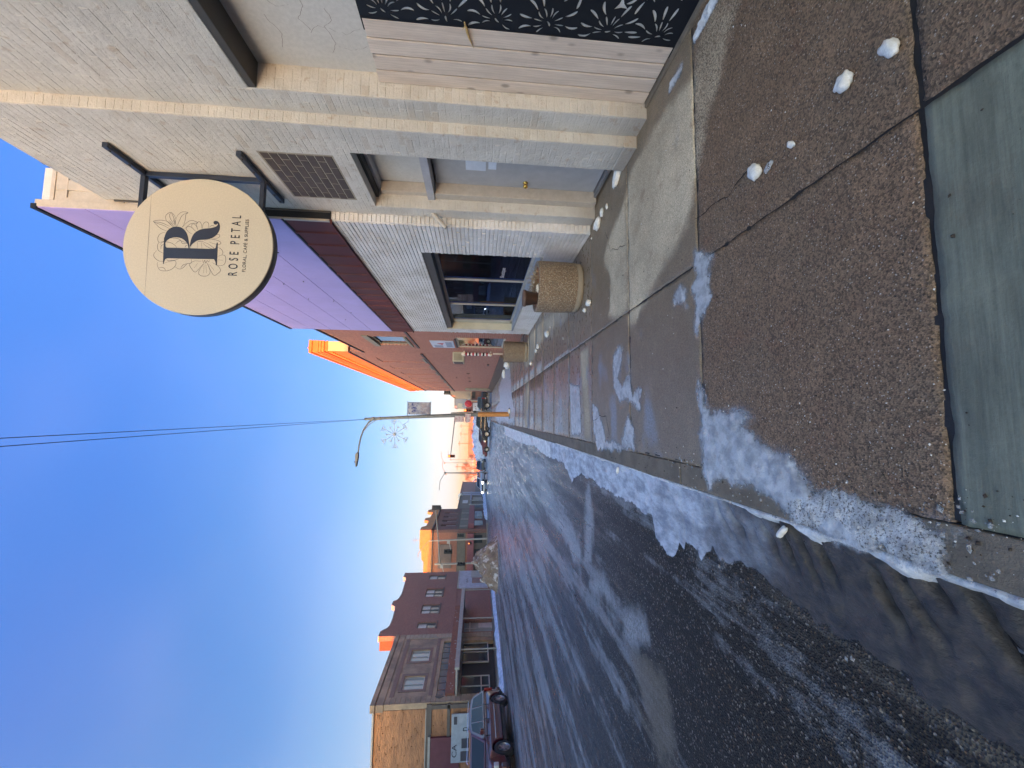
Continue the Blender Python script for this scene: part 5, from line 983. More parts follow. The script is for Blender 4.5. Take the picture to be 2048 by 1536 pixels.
suv=vehicle('parked_suv','dark red sport utility car parked at the opposite kerb by the tan building','car',(-14.45,18.55,-.12),-pi/2+.10,5.15,1.90,
 [(-2.52,.50),(-2.56,.80),(-2.52,1.02),(-2.46,1.13),(1.05,1.10),(1.35,1.08),(2.15,1.0),(2.42,.90),(2.55,.66),(2.54,.50)],1.12,
 [(-2.44,1.12),(-2.22,1.56),(-1.95,1.72),(-1.2,1.78),(.0,1.76),(.42,1.69),(1.20,1.10)],(-1.62,1.58),.385,paint('dark red car paint',(.095,.006,.012)),
 [[(-2.22,1.19),(-1.98,1.60),(-1.28,1.67),(-1.22,1.19)],[(-1.12,1.19),(-1.16,1.67),(-.28,1.68),(-.16,1.19)],[(-.07,1.19),(-.18,1.68),(.30,1.63),(.82,1.19)]],rack=True)
suv.scale=(1.02,1.0,1.05)
black=vehicle('pickup_truck','black pickup truck with chrome trim crossing the street beyond the lamp post','pickup',(-.35,52.0,-.06),pi,5.8,2.0,
 [(-2.86,.55),(-2.88,.95),(-2.84,1.18),(-.75,1.18),(.95,1.14),(1.30,1.14),(2.45,1.08),(2.72,.98),(2.84,.75),(2.84,.55)],1.16,
 [(-.85,1.17),(-.72,1.80),(.70,1.84),(1.42,1.15)],(-1.85,1.85),.42,mat('black truck paint',(.012,.012,.016),rough=.45,bst=0),
 [[(-.68,1.25),(-.6,1.72),(.05,1.74),(.05,1.25)],[(.12,1.25),(.12,1.74),(.62,1.75),(1.15,1.25)]],pickup=True,gc=.42)
b=MB(); b.tube([(-.9,-.93,1.20),(-.76,-.80,1.78),(.68,-.80,1.84),(1.48,-.93,1.17),(2.6,-.93,1.03)],.022,6); b.build('bright_trim',M_chrome,black,local=True)
car=vehicle('maroon_car','maroon car half hidden behind the black pickup truck','car',(-3.0,54.6,-.06),pi,4.7,1.85,
 [(-2.3,.5),(-2.33,.8),(-2.25,1.0),(.9,.98),(1.9,.88),(2.22,.75),(2.3,.5)],1.0,[(-2.15,1.0),(-1.6,1.42),(.1,1.46),(.95,.99)],(-1.4,1.4),.34,mat('maroon car paint',(.12,.012,.03),rough=.45,bst=0),
 [[(-1.9,1.05),(-1.5,1.36),(-.6,1.4),(-.6,1.05)],[(-.52,1.05),(-.52,1.4),(.05,1.4),(.62,1.05)]],detail=False)
white=vehicle('white_suv','white car with lit headlights parked nose toward the camera on the far left','car',(-10.5,65.2,-.06),-pi/2-.28,4.8,1.9,
 [(-2.35,.5),(-2.38,.85),(-2.3,1.05),(.9,1.03),(1.95,.95),(2.28,.8),(2.35,.5)],1.05,[(-2.25,1.05),(-1.9,1.55),(.1,1.62),(.95,1.04)],(-1.4,1.45),.37,paint('white car paint',(.70,.72,.76)),
 [[(-1.95,1.12),(-1.75,1.5),(-.7,1.54),(-.7,1.12)],[(-.6,1.12),(-.6,1.54),(.05,1.54),(.65,1.12)]],detail=False,glow=True)
dk=vehicle('dark_suv','dark car with bright windscreen behind and beside the white car with lit headlights','car',(-8.9,74,-.06),-pi/2,4.8,1.9,
 [(-2.35,.5),(-2.38,.85),(-2.3,1.05),(.9,1.03),(1.95,.95),(2.28,.8),(2.35,.5)],1.05,[(-2.25,1.05),(-1.9,1.6),(.1,1.68),(.95,1.04)],(-1.4,1.45),.37,paint('dark grey car paint',(.03,.035,.045)),
 [[(-1.95,1.12),(-1.75,1.5),(-.7,1.54),(-.7,1.12)],[(-.6,1.12),(-.6,1.54),(.05,1.54),(.65,1.12)]],detail=False)
bk2=vehicle('black_pickup','black pickup parked beyond the lamp post on the right near the brick corner','pickup',(2.3,60.5,-.06),pi,5.6,2.0,
 [(-2.76,.55),(-2.78,.95),(-2.74,1.12),(-.75,1.12),(.95,1.12),(1.30,1.10),(2.40,1.02),(2.65,.95),(2.76,.75),(2.76,.55)],1.12,
 [(-.85,1.12),(-.72,1.70),(.70,1.74),(1.42,1.11)],(-1.8,1.8),.40,paint('black pickup paint',(.015,.015,.018)),
 [[(-.68,1.2),(-.6,1.62),(.62,1.65),(1.1,1.2)]],detail=False,pickup=True,gc=.4)

# ================================================================ opposite side of the street
M_tanrock=mat('rough tan split stone and plaster',(.56,.27,.125),rough=.9,col2=(.36,.18,.09),ns=1.1,bs=7,bst=.9,bd=.05,dirt=.35,scale=(.7,.7,3))
M_tanfront=mat('brown tan stucco',(.48,.355,.235),rough=.9,col2=(.22,.175,.135),ns=.8,bs=30,bst=.3); M_tanbrick=brickmat('tan brick bands',(.33,.22,.18),(.28,.19,.16),(.2,.16,.13),'x')
M_tanband=mat('brown grey band',(.15,.125,.105),rough=.8,bs=20,bst=.3); M_cream2=mat('cream stone blocks',(.44,.37,.27),rough=.8,bs=20,bst=.3); M_whitefr=mat('white window frame',(.55,.55,.53),rough=.5,bst=0)
M_winl=glassmat('curtained window glass',(.32,.38,.37),.08); M_wind=glassmat('dark window glass',(.03,.04,.045),.05); M_winb=glassmat('blue transom glass',(.04,.10,.16),.12)
M_canopy=mat('off white painted canopy',(.44,.42,.37),rough=.6,bs=30,bst=.1); M_fascia=mat('rusty orange brown fascia',(.30,.115,.065),rough=.8,col2=(.22,.09,.06),ns=2,bs=12,bst=.2)
F=-18.2
T1=thing('tan_corner_building','tan stone corner building with brown bands behind the dark red car','building',(-26,27.5,0))
b=MB(); b.box(-60,F-.35,26.85,34.75,0,7.75); b.build('side_wall',M_tanrock,T1)
h1=[(28.15,29.55,4.93,6.34),(31.2,32.65,4.93,6.34),(27.5,33.8,3.42,3.98),(27.4,33.7,.0,2.45)]
b=MB(); wallx(b,F-.34,F,26.87,34.75,0,7.2,h1); b.build('front_wall',M_tanfront,T1)
b=MB(); b.box(F-.4,F+.10,26.75,34.8,7.72,8.02); b.box(F-.4,F+.05,26.80,34.8,7.21,7.68); b.build('cornice',M_tanfront,T1,bevel=.02)
b=MB(); b.box(F,F+.04,26.95,34.7,6.72,7.0); b.box(F,F+.04,27.4,34.2,4.25,4.5); 
for h in h1[:2]:
    for s_ in (0,1):
        b.box(F,F+.035,h[0]-.22,h[1]+.22,(h[2]-.2,h[3])[s_],(h[2],h[3]+.2)[s_]); b.box(F,F+.035,(h[0]-.22,h[1])[s_],(h[0],h[1]+.22)[s_],h[2],h[3])
b.build('brick_band',M_tanbrick,T1)
for k in range(22):
    z=.12+k*.32; 
    for y0,y1 in ((26.82,27.45),(34.15,34.78)):
        if z+.3<7.2: b=MB(); b.box(F,F+.05,y0,y1,z,z+.29); b.build('quoin_block',M_cream2 if y0>30 else M_tanfront,T1,bevel=.012)
b=MB(); b.prism([(27.1,3.75),(27.3,4.05),(27.5,3.75),(27.3,3.45)],'x',F+.05,F+.08); b.build('medallion',M_tanband,T1)
for h in h1[:2]:
    b=MB(); y0,y1,z0,z1=h
    for q in ((y0,y0+.07,z0,z1),(y1-.07,y1,z0,z1),(y0+.07,y1-.07,z0,z0+.07),(y0+.07,y1-.07,z1-.07,z1),((y0+y1)/2-.04,(y0+y1)/2+.04,z0+.07,z1-.07)): b.box(F-.16,F-.08,*q)
    w=b.build('window',M_whitefr,T1); ym=(y0+y1)/2
    for q in ((y0+.07,ym-.04),(ym+.04,y1-.07)):
        b=MB(); b.box(F-.14,F-.13,q[0],q[1],z0+.07,z1-.07); b.build('pane',M_winl,w)
tw=MB(); tw.box(F-.2,F-.14,27.5,33.8,3.42,3.98); tw=tw.build('transom_window',M_winb,T1)
for k in range(1,9):
    b=MB(); b.box(F-.14,F-.12,27.5+k*.7,27.53+k*.7,3.42,3.98); b.build('glazing_bar',M_tanband,tw)
# big shop opening: frames, dark glass, door
b=MB(); b.box(F-.34,F-.02,27.4,33.7,2.40,2.45); b.build('recess_lining',M_tanband,T1)
b=MB(); b.box(F-.348,F-.342,27.4,33.7,.0,2.44); b.build('opening_shade_sheet',mat('opening shade black',(.018,.016,.018),bst=0),T1)  # near-black sheet paints the shade inside the opening
b=MB(); b.box(F-.25,F-.22,27.45,29.6,.5,2.38); b.build('shop_glass',M_wind,T1); b=MB(); b.box(F-.25,F-.22,31.2,33.65,.5,2.38); b.build('shop_glass',M_wind,T1)
b=MB()
for yy in (27.45,28.5,29.55,31.15,32.4,33.6): b.box(F-.26,F-.17,yy,yy+.07,.45,2.4)
b.box(F-.26,F-.17,27.45,29.6,.42,.5); b.box(F-.26,F-.17,31.2,33.65,.42,.5); b.box(F-.26,F-.17,27.45,29.6,1.0,1.06); b.build('window_frame',M_whitefr,T1)
b=MB(); b.box(-60,F-.05,26.78,26.85,4.18,4.50); b.box(-60,F-.05,26.76,26.85,3.0,3.2); b.box(F-.35,F-.10,26.76,26.85,0,4.18); b.build('side_band',M_tanband,T1,bevel=.01)
b=MB(); b.box(-60,F-.3,26.74,26.86,4.50,4.56); b.box(-60,F-.33,26.70,27.1,7.75,7.85); b.box(-60,-20.1,26.68,26.78,4.22,4.36); b.build('side_ledge',M_canopy,T1)
b=MB(); b.box(-26,-20.2,26.70,26.84,2.4,4.2); b.build('maroon_panel',mat('maroon wall panel',(.16,.045,.06),bst=0),T1)
rk=MB(); Rr=random.Random(12)
for k in range(190):
    x=F-.5-Rr.random()**1.1*9; z=Rr.uniform(3.3,7.6); w=Rr.uniform(.08,.30); hh=Rr.uniform(.02,.055)
    if 4.15<z<4.6: continue
    rk.prism([(x,z),(x+w*.5,z+hh*.6),(x+w,z+hh*.2),(x+w*.9,z-hh*.6),(x+w*.3,z-hh*.5)],'y',26.80+Rr.random()*.03,26.86)
o=rk.build('projecting_stones',mat('darker tan stones',(.38,.19,.085),rough=.9,ns=2,bst=.4),T1); o['kind']='stuff'
SB=thing('lettered_board','white reader board with black capital letters beside the dark red car','sign',(-19.6,26.6,2.3))
b=MB(); b.prism([(-21.6,2.9),(-18.75,2.9),(-18.75,1.2),(-21.6,1.2)],'y',26.55,26.62); b.build('board',mat('white board',(.44,.49,.54),bst=0),SB)
for s_,x,z,w_,h_ in (('CA',-20.9,2.7,.75,.30),('D',-19.65,2.0,.22,.36)): text('lettering',s_,w_,M_ink,SB,(x,26.54,z),(rad(90),0,0),h_,.004)
b=MB(); b.box(-21.5,-20.95,26.52,26.55,1.7,2.3); b.box(-20.75,-20.2,26.52,26.55,1.8,2.25); b.box(-19.35,-18.9,26.53,26.55,2.55,2.75); b.build('dark_poster',mat('dark print',(.07,.07,.09),bst=0),SB)
# canopy on posts along both fronts
CN=thing('canopy','long off white walkway canopy on thin posts in front of the tan and brick buildings','canopy',(-17,33,0))
b=MB(); b.box(F+.02,-16.35,27.3,39.1,2.62,2.74); b.box(-16.5,-16.33,27.2,39.15,2.50,2.80); b.box(F,-16.4,39.05,39.2,2.48,2.80); b.build('roof_slab',M_canopy,CN,bevel=.01)
b=MB(); b.box(F+.02,F+.2,27.35,39.3,2.80,3.40); b.build('fascia',M_fascia,CN)
for yy in (29.3,33.6,38.9):
    b=MB(); b.tube([(-16.42,yy,-.0),(-16.42,yy,2.5)],.05,10); b.build('post',M_canopy,CN)
Rr=random.Random(4); b=MB()
for k in range(34):
    yy=Rr.uniform(27.5,39); zz=Rr.uniform(2.85,3.35); s_=Rr.uniform(.03,.12); b.add([(F+.203,yy,zz),(F+.203,yy+s_,zz+s_*Rr.uniform(-1,1)),(F+.203,yy+s_*.7,zz+s_*.8),(F+.203,yy-s_*.2,zz+s_*.5)],[(0,1,2,3)])
b.build('peeling_flakes',mat('peeling white paint',(.5,.48,.45),bst=0),CN)
# dark brick building with curved gable
T2=thing('curved_gable_building','dark red brick building with a curving stepped parapet and white edging','building',(-24,41,0))
par=[(34.78,9.1),(34.78,9.42),(35.5,9.42),(35.75,9.25),(35.95,9.02),(36.4,8.86),(37.5,8.86),(39.4,9.02),(39.9,9.14),(40.25,9.5),(41.0,9.5),(41.2,9.22),(41.6,9.08),(42.6,9.0),(45.2,9.15),(46.6,9.28),(46.9,9.62),(48.1,9.62),(48.1,8.9)]
M_dkx=brickmat('dark plum brick',(.36,.18,.135),(.28,.14,.11),(.32,.22,.19),'x'); M_dky=brickmat('red brick side',(.27,.085,.045),(.21,.065,.035),(.22,.12,.08),'y')
h2=[(35.85,36.85,4.92,6.52),(38.4,40.15,4.92,6.57),(41.8,43.7,4.9,6.62),(46.1,47.3,4.95,6.72),(35.0,36.9,0,2.45)]
b=MB(); wallx(b,F-.4,F,34.78,48.1,0,8.6,h2); b.prism([(48.1,8.6),(34.78,8.6)]+par[:-1]+[(48.1,9.6)],'x',F-.4,F); b.build('front_wall',M_dkx,T2)
b=MB(); b.box(-34,F-.41,34.8,48.08,0,8.2); b.box(-19.35,F-.41,34.79,35.2,7.7,9.35); b.box(F-1.3,F-.41,47.7,48.1,8.2,9.55); b.build('side_wall',M_dky,T2)
b=MB(); pts=par[1:-1]
for (a,c_) in zip(pts[:-1],pts[1:]):
    d=Vector((0,c_[0]-a[0],c_[1]-a[1])); m_=Vector((F-.2,(a[0]+c_[0])/2,(a[1]+c_[1])/2+.03)); b.obox(m_,(.24,0,0),d/2*1.04,Vector((0,-d.z,d.y)).normalized()*.035)
b.build('coping',M_canopy,T2)
for y0,y1,z0,z1 in h2[:4]:
    two=(y1-y0)>1.4; b=MB(); bars=[(y0,y0+.06,z0,z1),(y1-.06,y1,z0,z1),(y0+.06,y1-.06,z0,z0+.06),(y0+.06,y1-.06,z1-.06,z1),(y0+.06,y1-.06,(z0+z1)/2-.04,(z0+z1)/2+.04)]
    if two: bars.append(((y0+y1)/2-.07,(y0+y1)/2+.07,z0,z1))
    for q in bars: b.box(F-.17,F-.10,*q)
    w=b.build('window',mat('grey window frame',(.16,.16,.155),bst=0),T2)
    cols=((y0+.06,(y0+y1)/2-.07),((y0+y1)/2+.07,y1-.06)) if two else ((y0+.06,y1-.06),)
    for c_ in cols:
        b=MB(); b.box(F-.155,F-.15,c_[0],c_[1],(z0+z1)/2+.04,z1-.06); b.build('pane',mat('white drawn blind',(.5,.52,.52),rough=.3,bst=0),w)
        b=MB(); b.box(F-.155,F-.15,c_[0],c_[1],z0+.06,(z0+z1)/2-.04); b.build('pane',mat('dim pane',(.13,.15,.155),rough=.1,bst=0),w)
    b=MB(); b.box(F-.0,F+.06,y0-.1,y1+.1,z0-.14,z0-.02); b.build('window_sill',M_tanband,w)
b=MB(); b.box(F+.0,F+.05,34.8,48.1,3.42,3.52); b.build('belt_course',M_dkx,T2)
b=MB(); b.box(F-.28,F-.24,35.0,36.9,0,2.45); b.build('shop_door',M_winl,T2); b=MB(); b.box(F-.24,F-.18,35.8,35.9,0,2.45); b.box(F-.24,F-.18,35,36.9,1.9,2.0); b.box(F-.24,F-.20,36.0,36.8,.0,1.2); b.build('door_frame',M_whitefr,T2)
b=MB(); b.box(F+.01,F+.09,43.4,48.08,.2,3.40); b.build('white_storefront',mat('white metal storefront',(.50,.52,.58),bs=3,bst=.05),T2); b=MB(); b.box(F+.09,F+.12,43.3,48.1,3.3,3.46); b.box(F+.09,F+.12,46.0,48,.2,2.0); b.build('storefront_trim',M_canopy,T2); b=MB(); b.box(F+.09,F+.14,44.6,45.9,.2,1.9); b.build('storefront_door',mat('pink tan door',(.32,.2,.17),bst=0),T2)
b=MB()
for k,yy in enumerate((44.6,45.2)): b.tube([(F+.13,yy,2.4),(F+.13,yy+.3,2.5),(F+.13,yy+.5,2.3)],.02,5)
b.build('storefront_script',M_tanband,T2)
# snow banks on the opposite kerb
def bank(name,label,y0,y1,x0,x1,h,mt,res=.12,seed=0):
    def hf(P):
        x,y=P[:,0],P[:,1]; t=np.clip((x-x0)/(x1-x0),0,1); s=np.clip(np.minimum(y-y0,y1-y)/.8,0,1); return -.14+h*np.sin(pi*t)**.7*s**.6*(.35+1.1*fbm(x*2+seed,y*1.1,4))
    return tag(obj(name,gridmesh(x0,x1,y0,y1,res,hf),mt),label,None,None,'stuff')
M_bank=icemat('bluish snow bank',(.62,.68,.82),(.40,.44,.55),.7,.5,(.5,.5,.5),fe=None)
bank('snow_bank','low white snow bank along the opposite kerb before the canopy',23.,41,-15.9,-14.8,.26,M_bank)
bank('snow_bank','thin crust of snow along the far left kerb past the intersection',60,84,-15.6,-14.4,.5,M_bank,.2,5)
# dirty snow mound
MD=mat('dirty sandy snow',(.30,.22,.165),rough=.9,col2=(.16,.11,.078),ns=1.6,bs=9,bst=.9,bd=.05); nt=MD.node_tree; p=nt.nodes['Principled BSDF']; v=pos(nt); old=p.inputs['Base Color'].links[0].from_socket
c=mixc(nt,rampf(nt,noise(nt,v,2.4,6,.65),.52,.62,0,.75),old,(.62,.58,.55)); nt.links.new(c,p.inputs['Base Color'])
def mh(P):
    x,y=P[:,0],P[:,1]; xx=(x+11.1); a=np.where(xx<0,2.35,1.95); rr=np.sqrt((xx/a)**2+((y-31.2)/1.9)**2); h=2.05*np.clip(1-rr**1.35,0,1)**.9; n=fbm(x*1.6+3,y*1.6,4)-.5; n2=fbm(x*5,y*5,3)-.5
    return -.16+h*(.92+.55*n)+np.where(rr<1,.55*n+.30*n2+.16*(fbm(x*13,y*13,3)-.5),0)*np.clip((1-rr)*4,0,1)
mo=obj('snow_mound',gridmesh(-13.9,-8.7,29.0,33.4,.045,mh,lambda P: mh(P)>-.15),MD); tag(mo,'big dirty brown and white snow mound at the far street corner','snow mound')
# corner building across the cross street
T3=thing('orange_parapet_building','two-storey orange brick building with sunlit stepped parapet across the cross street','building',(-22,66,0))
M_or=brickmat('orange red brick',(.40,.165,.105),(.33,.13,.085),(.34,.22,.17),'y'); M_orx=brickmat('plum brown brick front',(.22,.11,.095),(.18,.09,.08),(.22,.15,.13),'x')
SX=-16.4
b=MB(); b.box(-36,SX-.41,59.05,72,0,7.72); b.build('side_wall',M_or,T3); b=MB(); hs=[(60.9+2.6*k,61.9+2.6*k,4.6,6.9) for k in range(4)]; wallx(b,SX-.4,SX,59.0,72,0,8.0,hs); b.build('front_wall',M_orx,T3)
b=MB(); b.prism([(-36,7.85),(-36,9.0),(-20.9,9.0),(-20.5,9.3),(-19.4,9.35),(-19.0,9.62),(SX-.4,9.62),(SX-.4,7.85)],'y',59.0,59.35); b.prism([(59.0,7.85),(59,9.62),(60.6,9.62),(61.3,9.0),(64,9.0),(64.4,9.7),(65.8,9.7),(66.3,9.0),(69.4,9.0),(69.9,9.9),(71.4,9.9),(72,9.4),(72,7.85)],'x',SX-.4,SX); b.build('parapet',mat('orange ochre parapet',(.48,.22,.075),ns=2,bs=10,bst=.3),T3)
b=MB(); b.box(-36,SX+.3,58.75,59.0,7.72,7.85); b.box(SX,SX+.35,58.75,72.2,7.72,7.88); b.build('eave',M_dark,T3)
for h in hs:
    b=MB(); b.box(SX-.3,SX-.15,h[0],h[1],h[2],h[3]); w=b.build('window',mat('pinkish blind window',(.33,.25,.24),bst=0),T3); b=MB(); b.box(SX-.15,SX-.13,h[0],h[1],h[3]-.8,h[3]); b.build('pane',M_wind,w); b=MB(); b.box(SX-.02,SX+.06,h[0]-.1,h[1]+.1,h[2]-.16,h[2]); b.build('window_sill',M_tanband,w)
b=MB(); b.box(-36,SX-.5,58.92,59.05,3.05,4.15); b.build('signboard_band',mat('olive brown fascia board',(.17,.15,.115),bst=0),T3)
b=MB(); b.box(-36,SX-.5,58.4,59.05,1.85,2.75); b.box(SX,SX+.7,59.5,71.5,1.85,2.7); b.build('awning',mat('dusty red awning',(.30,.10,.11),bst=0),T3)
b=MB(); b.box(-36,SX-.5,58.9,59.04,4.15,4.28); b.box(SX,SX+.12,59,72,4.1,4.3); b.box(-36,SX-.5,58.93,59.04,0,1.85); b.build('lower_wall',M_tanband,T3); b=MB(); b.box(-20.6,-19.2,58.85,58.93,.6,1.75); b.box(SX,SX+.03,61,63.8,.5,1.8); b.box(SX,SX+.03,65,70,.5,1.8); b.box(-18.3,-17.2,58.85,58.93,.6,1.75); b.build('shop_window',M_wind,T3)
b=MB(); b.box(-21.8,-18.5,58.9,59.04,5.05,6.95); b.build('upper_window',mat('greyish bricked window',(.20,.15,.125),bst=0),T3)
b=MB(); b.box(SX-.0,SX+.03,59.4,71.5,2.75,4.05); b.build('front_signboard',mat('olive grey front board',(.19,.175,.14),bst=0),T3)
for yy in (60.5,64.5,68.5):
    b=MB(); b.box(SX+.03,SX+.1,yy,yy+.15,2.8,4.0); b.build('batten',M_canopy,T3)
AN=thing('tv_antenna','thin television antenna on the roof of the orange brick building','antenna',(-19,63,9)); b=MB(); b.tube([(-19,63,7.7),(-19,63,11.3)],.025,5); b.tube([(-19.5,63,11.0),(-18.5,63,11.0)],.02,4); b.tube([(-19.35,63,10.7),(-18.65,63,10.7)],.02,4); b.build('antenna_rod',M_galv,AN)
# low shops further down on the left
def block(name,label,x0,x1,y0,y1,h,col,roofcol=None,extra=None):
    t=thing(name,label,'building',((x0+x1)/2,(y0+y1)/2,0)); b=MB(); b.box(x0,x1,y0,y1,-.1,h); b.build('wall',mat(name+' wall',col,bs=8,bst=.3),t); b=MB(); b.box(x0-.15,x1+.15,y0-.15,y1+.15,h,h+.18); b.build('roof',mat(name+' roof',roofcol or tuple(c_*.6 for c_ in col),bst=0),t)
    for (a,fn) in (extra or []): b=MB(); fn(b); b.build(a[0],mat(a[0].replace('_',' '),a[1],rough=.6,bst=0),t)
    return t
block('grey_wood_shop','low grey wood-clad shop with a small white square sign and blue canopy',-26,-16.5,72.5,84.8,4.75,(.20,.18,.15),extra=[
 (('white_sign',(.6,.62,.62)),lambda b:b.box(-16.48,-16.4,76.8,79.3,3.2,4.2)),(('blue_canopy',(.28,.32,.42)),lambda b:b.box(-16.5,-15.7,76,84.5,2.45,2.75)),(('pale_door',(.45,.42,.35)),lambda b:b.box(-16.49,-16.4,79,82,.4,2.3)),(('window_strip',(.10,.14,.17)),lambda b:b.box(-16.49,-16.42,73.2,76,.6,2.2)),(('white_column',(.5,.5,.48)),lambda b:b.box(-15.9,-15.75,76.1,76.25,-.1,2.45)),(('end_column',(.5,.5,.48)),lambda b:b.box(-15.9,-15.75,72.7,72.9,-.1,2.9))])
block('white_shed','small white building between the grey shop and the pinkish brick building',-27,-17,86,91,4.6,(.42,.43,.50))
block('pink_brick_building','pinkish brick building at the end of the left row behind the round sign',-28,-17.5,92,108,5.1,(.30,.17,.14),extra=[(('ground_floor_strip',(.12,.10,.09)),lambda b:b.box(-17.5,-17.3,92,107,.2,1.8))])
RS=thing('round_street_sign','small round grey and white sign on a pole by the pinkish building','sign',(-16,84,0)); b=MB(); b.tube([(-16,84,0),(-16,84,5)],.05,6); b.build('pole',M_galv,RS); b=MB(); b.lathe([(0,-.04),(.5,-.04),(.5,.04),(0,.04)],(-16.4,83.9,4.85),'y',20); b.box(-17.3,-16.5,83.8,83.9,5.1,5.4); b.build('sign_disc',M_headl,RS)

# ================================================================ traffic signals
M_sig=mat('black signal housing',(.013,.015,.015),rough=.5,bst=0); M_sigy=mat('orange red signal housing',(.42,.07,.02),rough=.5,bst=0); M_red=mat('lit red lens',(.9,.2,.05),bst=0,emit=(1,.22,.05),est=.55); M_off=mat('unlit lens',(.03,.035,.03),rough=.3,bst=0)
def signal(x,y,zt,label,ry=0,lit=True,housing=None,h=.85,w=.34,back=False,face=-1):
    t=thing('traffic_light',label,'traffic light',(x,y,zt-h)); t.rotation_euler=(0,0,ry); b=MB(); b.box(-w/2,w/2,-.12,.12,0,h)
    b.build('housing',housing or M_sig,t,local=True,bevel=.03)
    if back: b=MB(); b.box(-w*.85,w*.85,.0,.012,-.12,h+.12); b.build('backplate',M_sig,t,local=True)
    for k in range(3):
        zc=h*(5-2*k)/6; b=MB(); b.lathe([(0,-.135),(w*.34,-.13),(w*.34,-.12)],(0,0,zc),'y',14); b.build('lens',M_red if (k==0 and lit) else M_off,t,local=True)
        b=MB(); b.lathe([(w*.38,-.12),(w*.40,-.28)],(0,0,zc),'y',14); o=b.build('visor',housing or M_sig,t,local=True)
    return t
def poleT(name,label,loc): return thing(name,label,'signal pole',loc)
PR=poleT('signal_pole','grey traffic signal pole with a mast arm just past the brick corner',(.62,47,0)); b=MB(); b.tube([(.74,47,-.1),(.44,47,4.75)],[.09,.07],10); b.build('pole',M_galv,PR); b=MB(); b.tube([(.47,47,4.25),(-.5,47,4.30),(-4.6,47,4.68)],[.08,.06,.045],8); b.tube([(.47,47,3.55),(.2,47,3.95),(-.35,47,4.27)],.025,6); b.build('mast_arm',M_galv,PR)
signal(-4.62,46.95,4.98,'red-lit signal hanging at the tip of the nearer mast arm over the street',0,True,M_sigy,.80,.32)
signal(.78,46.7,3.2,'bright orange-red lit signal on the pole beside the lamp post',0,True,M_sigy,.82,.34)
signal(2.75,46.6,5.6,'unlit black three-lens signal beyond the corner of the brick cornice building',rad(75),False,None,.75,.3)
PS=thing('pedestrian_signal','black pedestrian signal box on the signal pole behind the parking signs','signal',(.55,46.7,1.9)); b=MB(); b.box(.35,.75,46.6,46.85,1.75,2.1); b.build('housing',M_sig,PS,bevel=.03)
PL=poleT('signal_pole','pale grey signal pole with a long mast arm behind the snow mound',(-20.8,58,0)); b=MB(); b.tube([(-20.8,58,-.1),(-20.85,58,7.3)],[.15,.11],10); b.build('pole',M_canopy,PL); b=MB(); b.tube([(-20.85,58,6.55),(-17,58,6.9),(-13.1,58,7.35)],[.12,.10,.07],8); b.build('mast_arm',M_galv,PL)
signal(-13.0,57.9,7.75,'black signal with backplate at the end of the long left mast arm',rad(200),False,None,1.0,.4,True)
PL2=poleT('lamp_and_signal_pole','pale grey pole with a slanted lamp arm in front of the orange brick building',(-17.2,57,0)); b=MB(); b.tube([(-17.15,57,-.1),(-17.25,57,4.2),(-17.35,57,8.1)],[.13,.10,.06],10); b.build('pole',M_canopy,PL2); b=MB(); b.tube([(-17.35,57,8.1),(-18.6,57,9.2),(-19.1,57,9.5),(-19.5,57,9.5)],.04,6); b.build('lamp_arm',M_galv,PL2)
signal(-18.8,56.9,5.85,'black three-lens signal in front of the grey window of the orange building',rad(15),False,None,.95,.36,True)
signal(-20.9,57.7,4.1,'black signal seen from behind on the pole above the snow mound',rad(90),False,None,1.1,.4)
signal(-16.7,56.8,4.1,'black signal with pale edges on the slanted-arm pole',rad(95),False,None,.9,.36)
signal(-17.6,56.6,2.55,'small signal with a single red light in front of the red awning',0,True,None,.42,.3)
for k,(x,z) in enumerate(((-17.4,5.35),(-20.7,6.2))):
    t=thing('signal_bracket','small pale bracket box on the '+('slanted-arm pole' if k==0 else 'mound-side signal pole'),'bracket',(x,56.9,z)); b=MB(); b.box(x-.3,x+.2,56.8,57.0,z-.2,z+.2); b.tube([(x-.2,56.9,z-.1),(x-1.2,56.9,z-.35)],.05,6); b.build('bracket_box',M_canopy,t)
for k,(x,y,h,s_,l_) in enumerate(((-8.35,60,6.5,-1,'distant thin street lamp left of the street just above the white car'),(-11.9,84,8.2,1,'distant street lamp with a long drooping arm near the round sign'),(-10.6,92,9.2,1,'distant lamp post with a small flag-like banner before the bare orange trees'),(-12.6,118,9.5,1,'farthest thin pole against the peach sky'))):
    t=thing('street_lamp',l_,'street lamp',(x,y,0)); b=MB(); b.tube([(x,y,-.1),(x,y,h)],[.07,.05],6); b.build('pole',M_galv,t); b=MB(); b.tube([(x,y,h-.2),(x+s_*1.2,y,h+.5),(x+s_*2.6,y,h+.6)],.045,5); b.box(x-.25,x+.1,y-.1,y+.1,h-.35,h-.1); b.build('arm',M_galv,t)

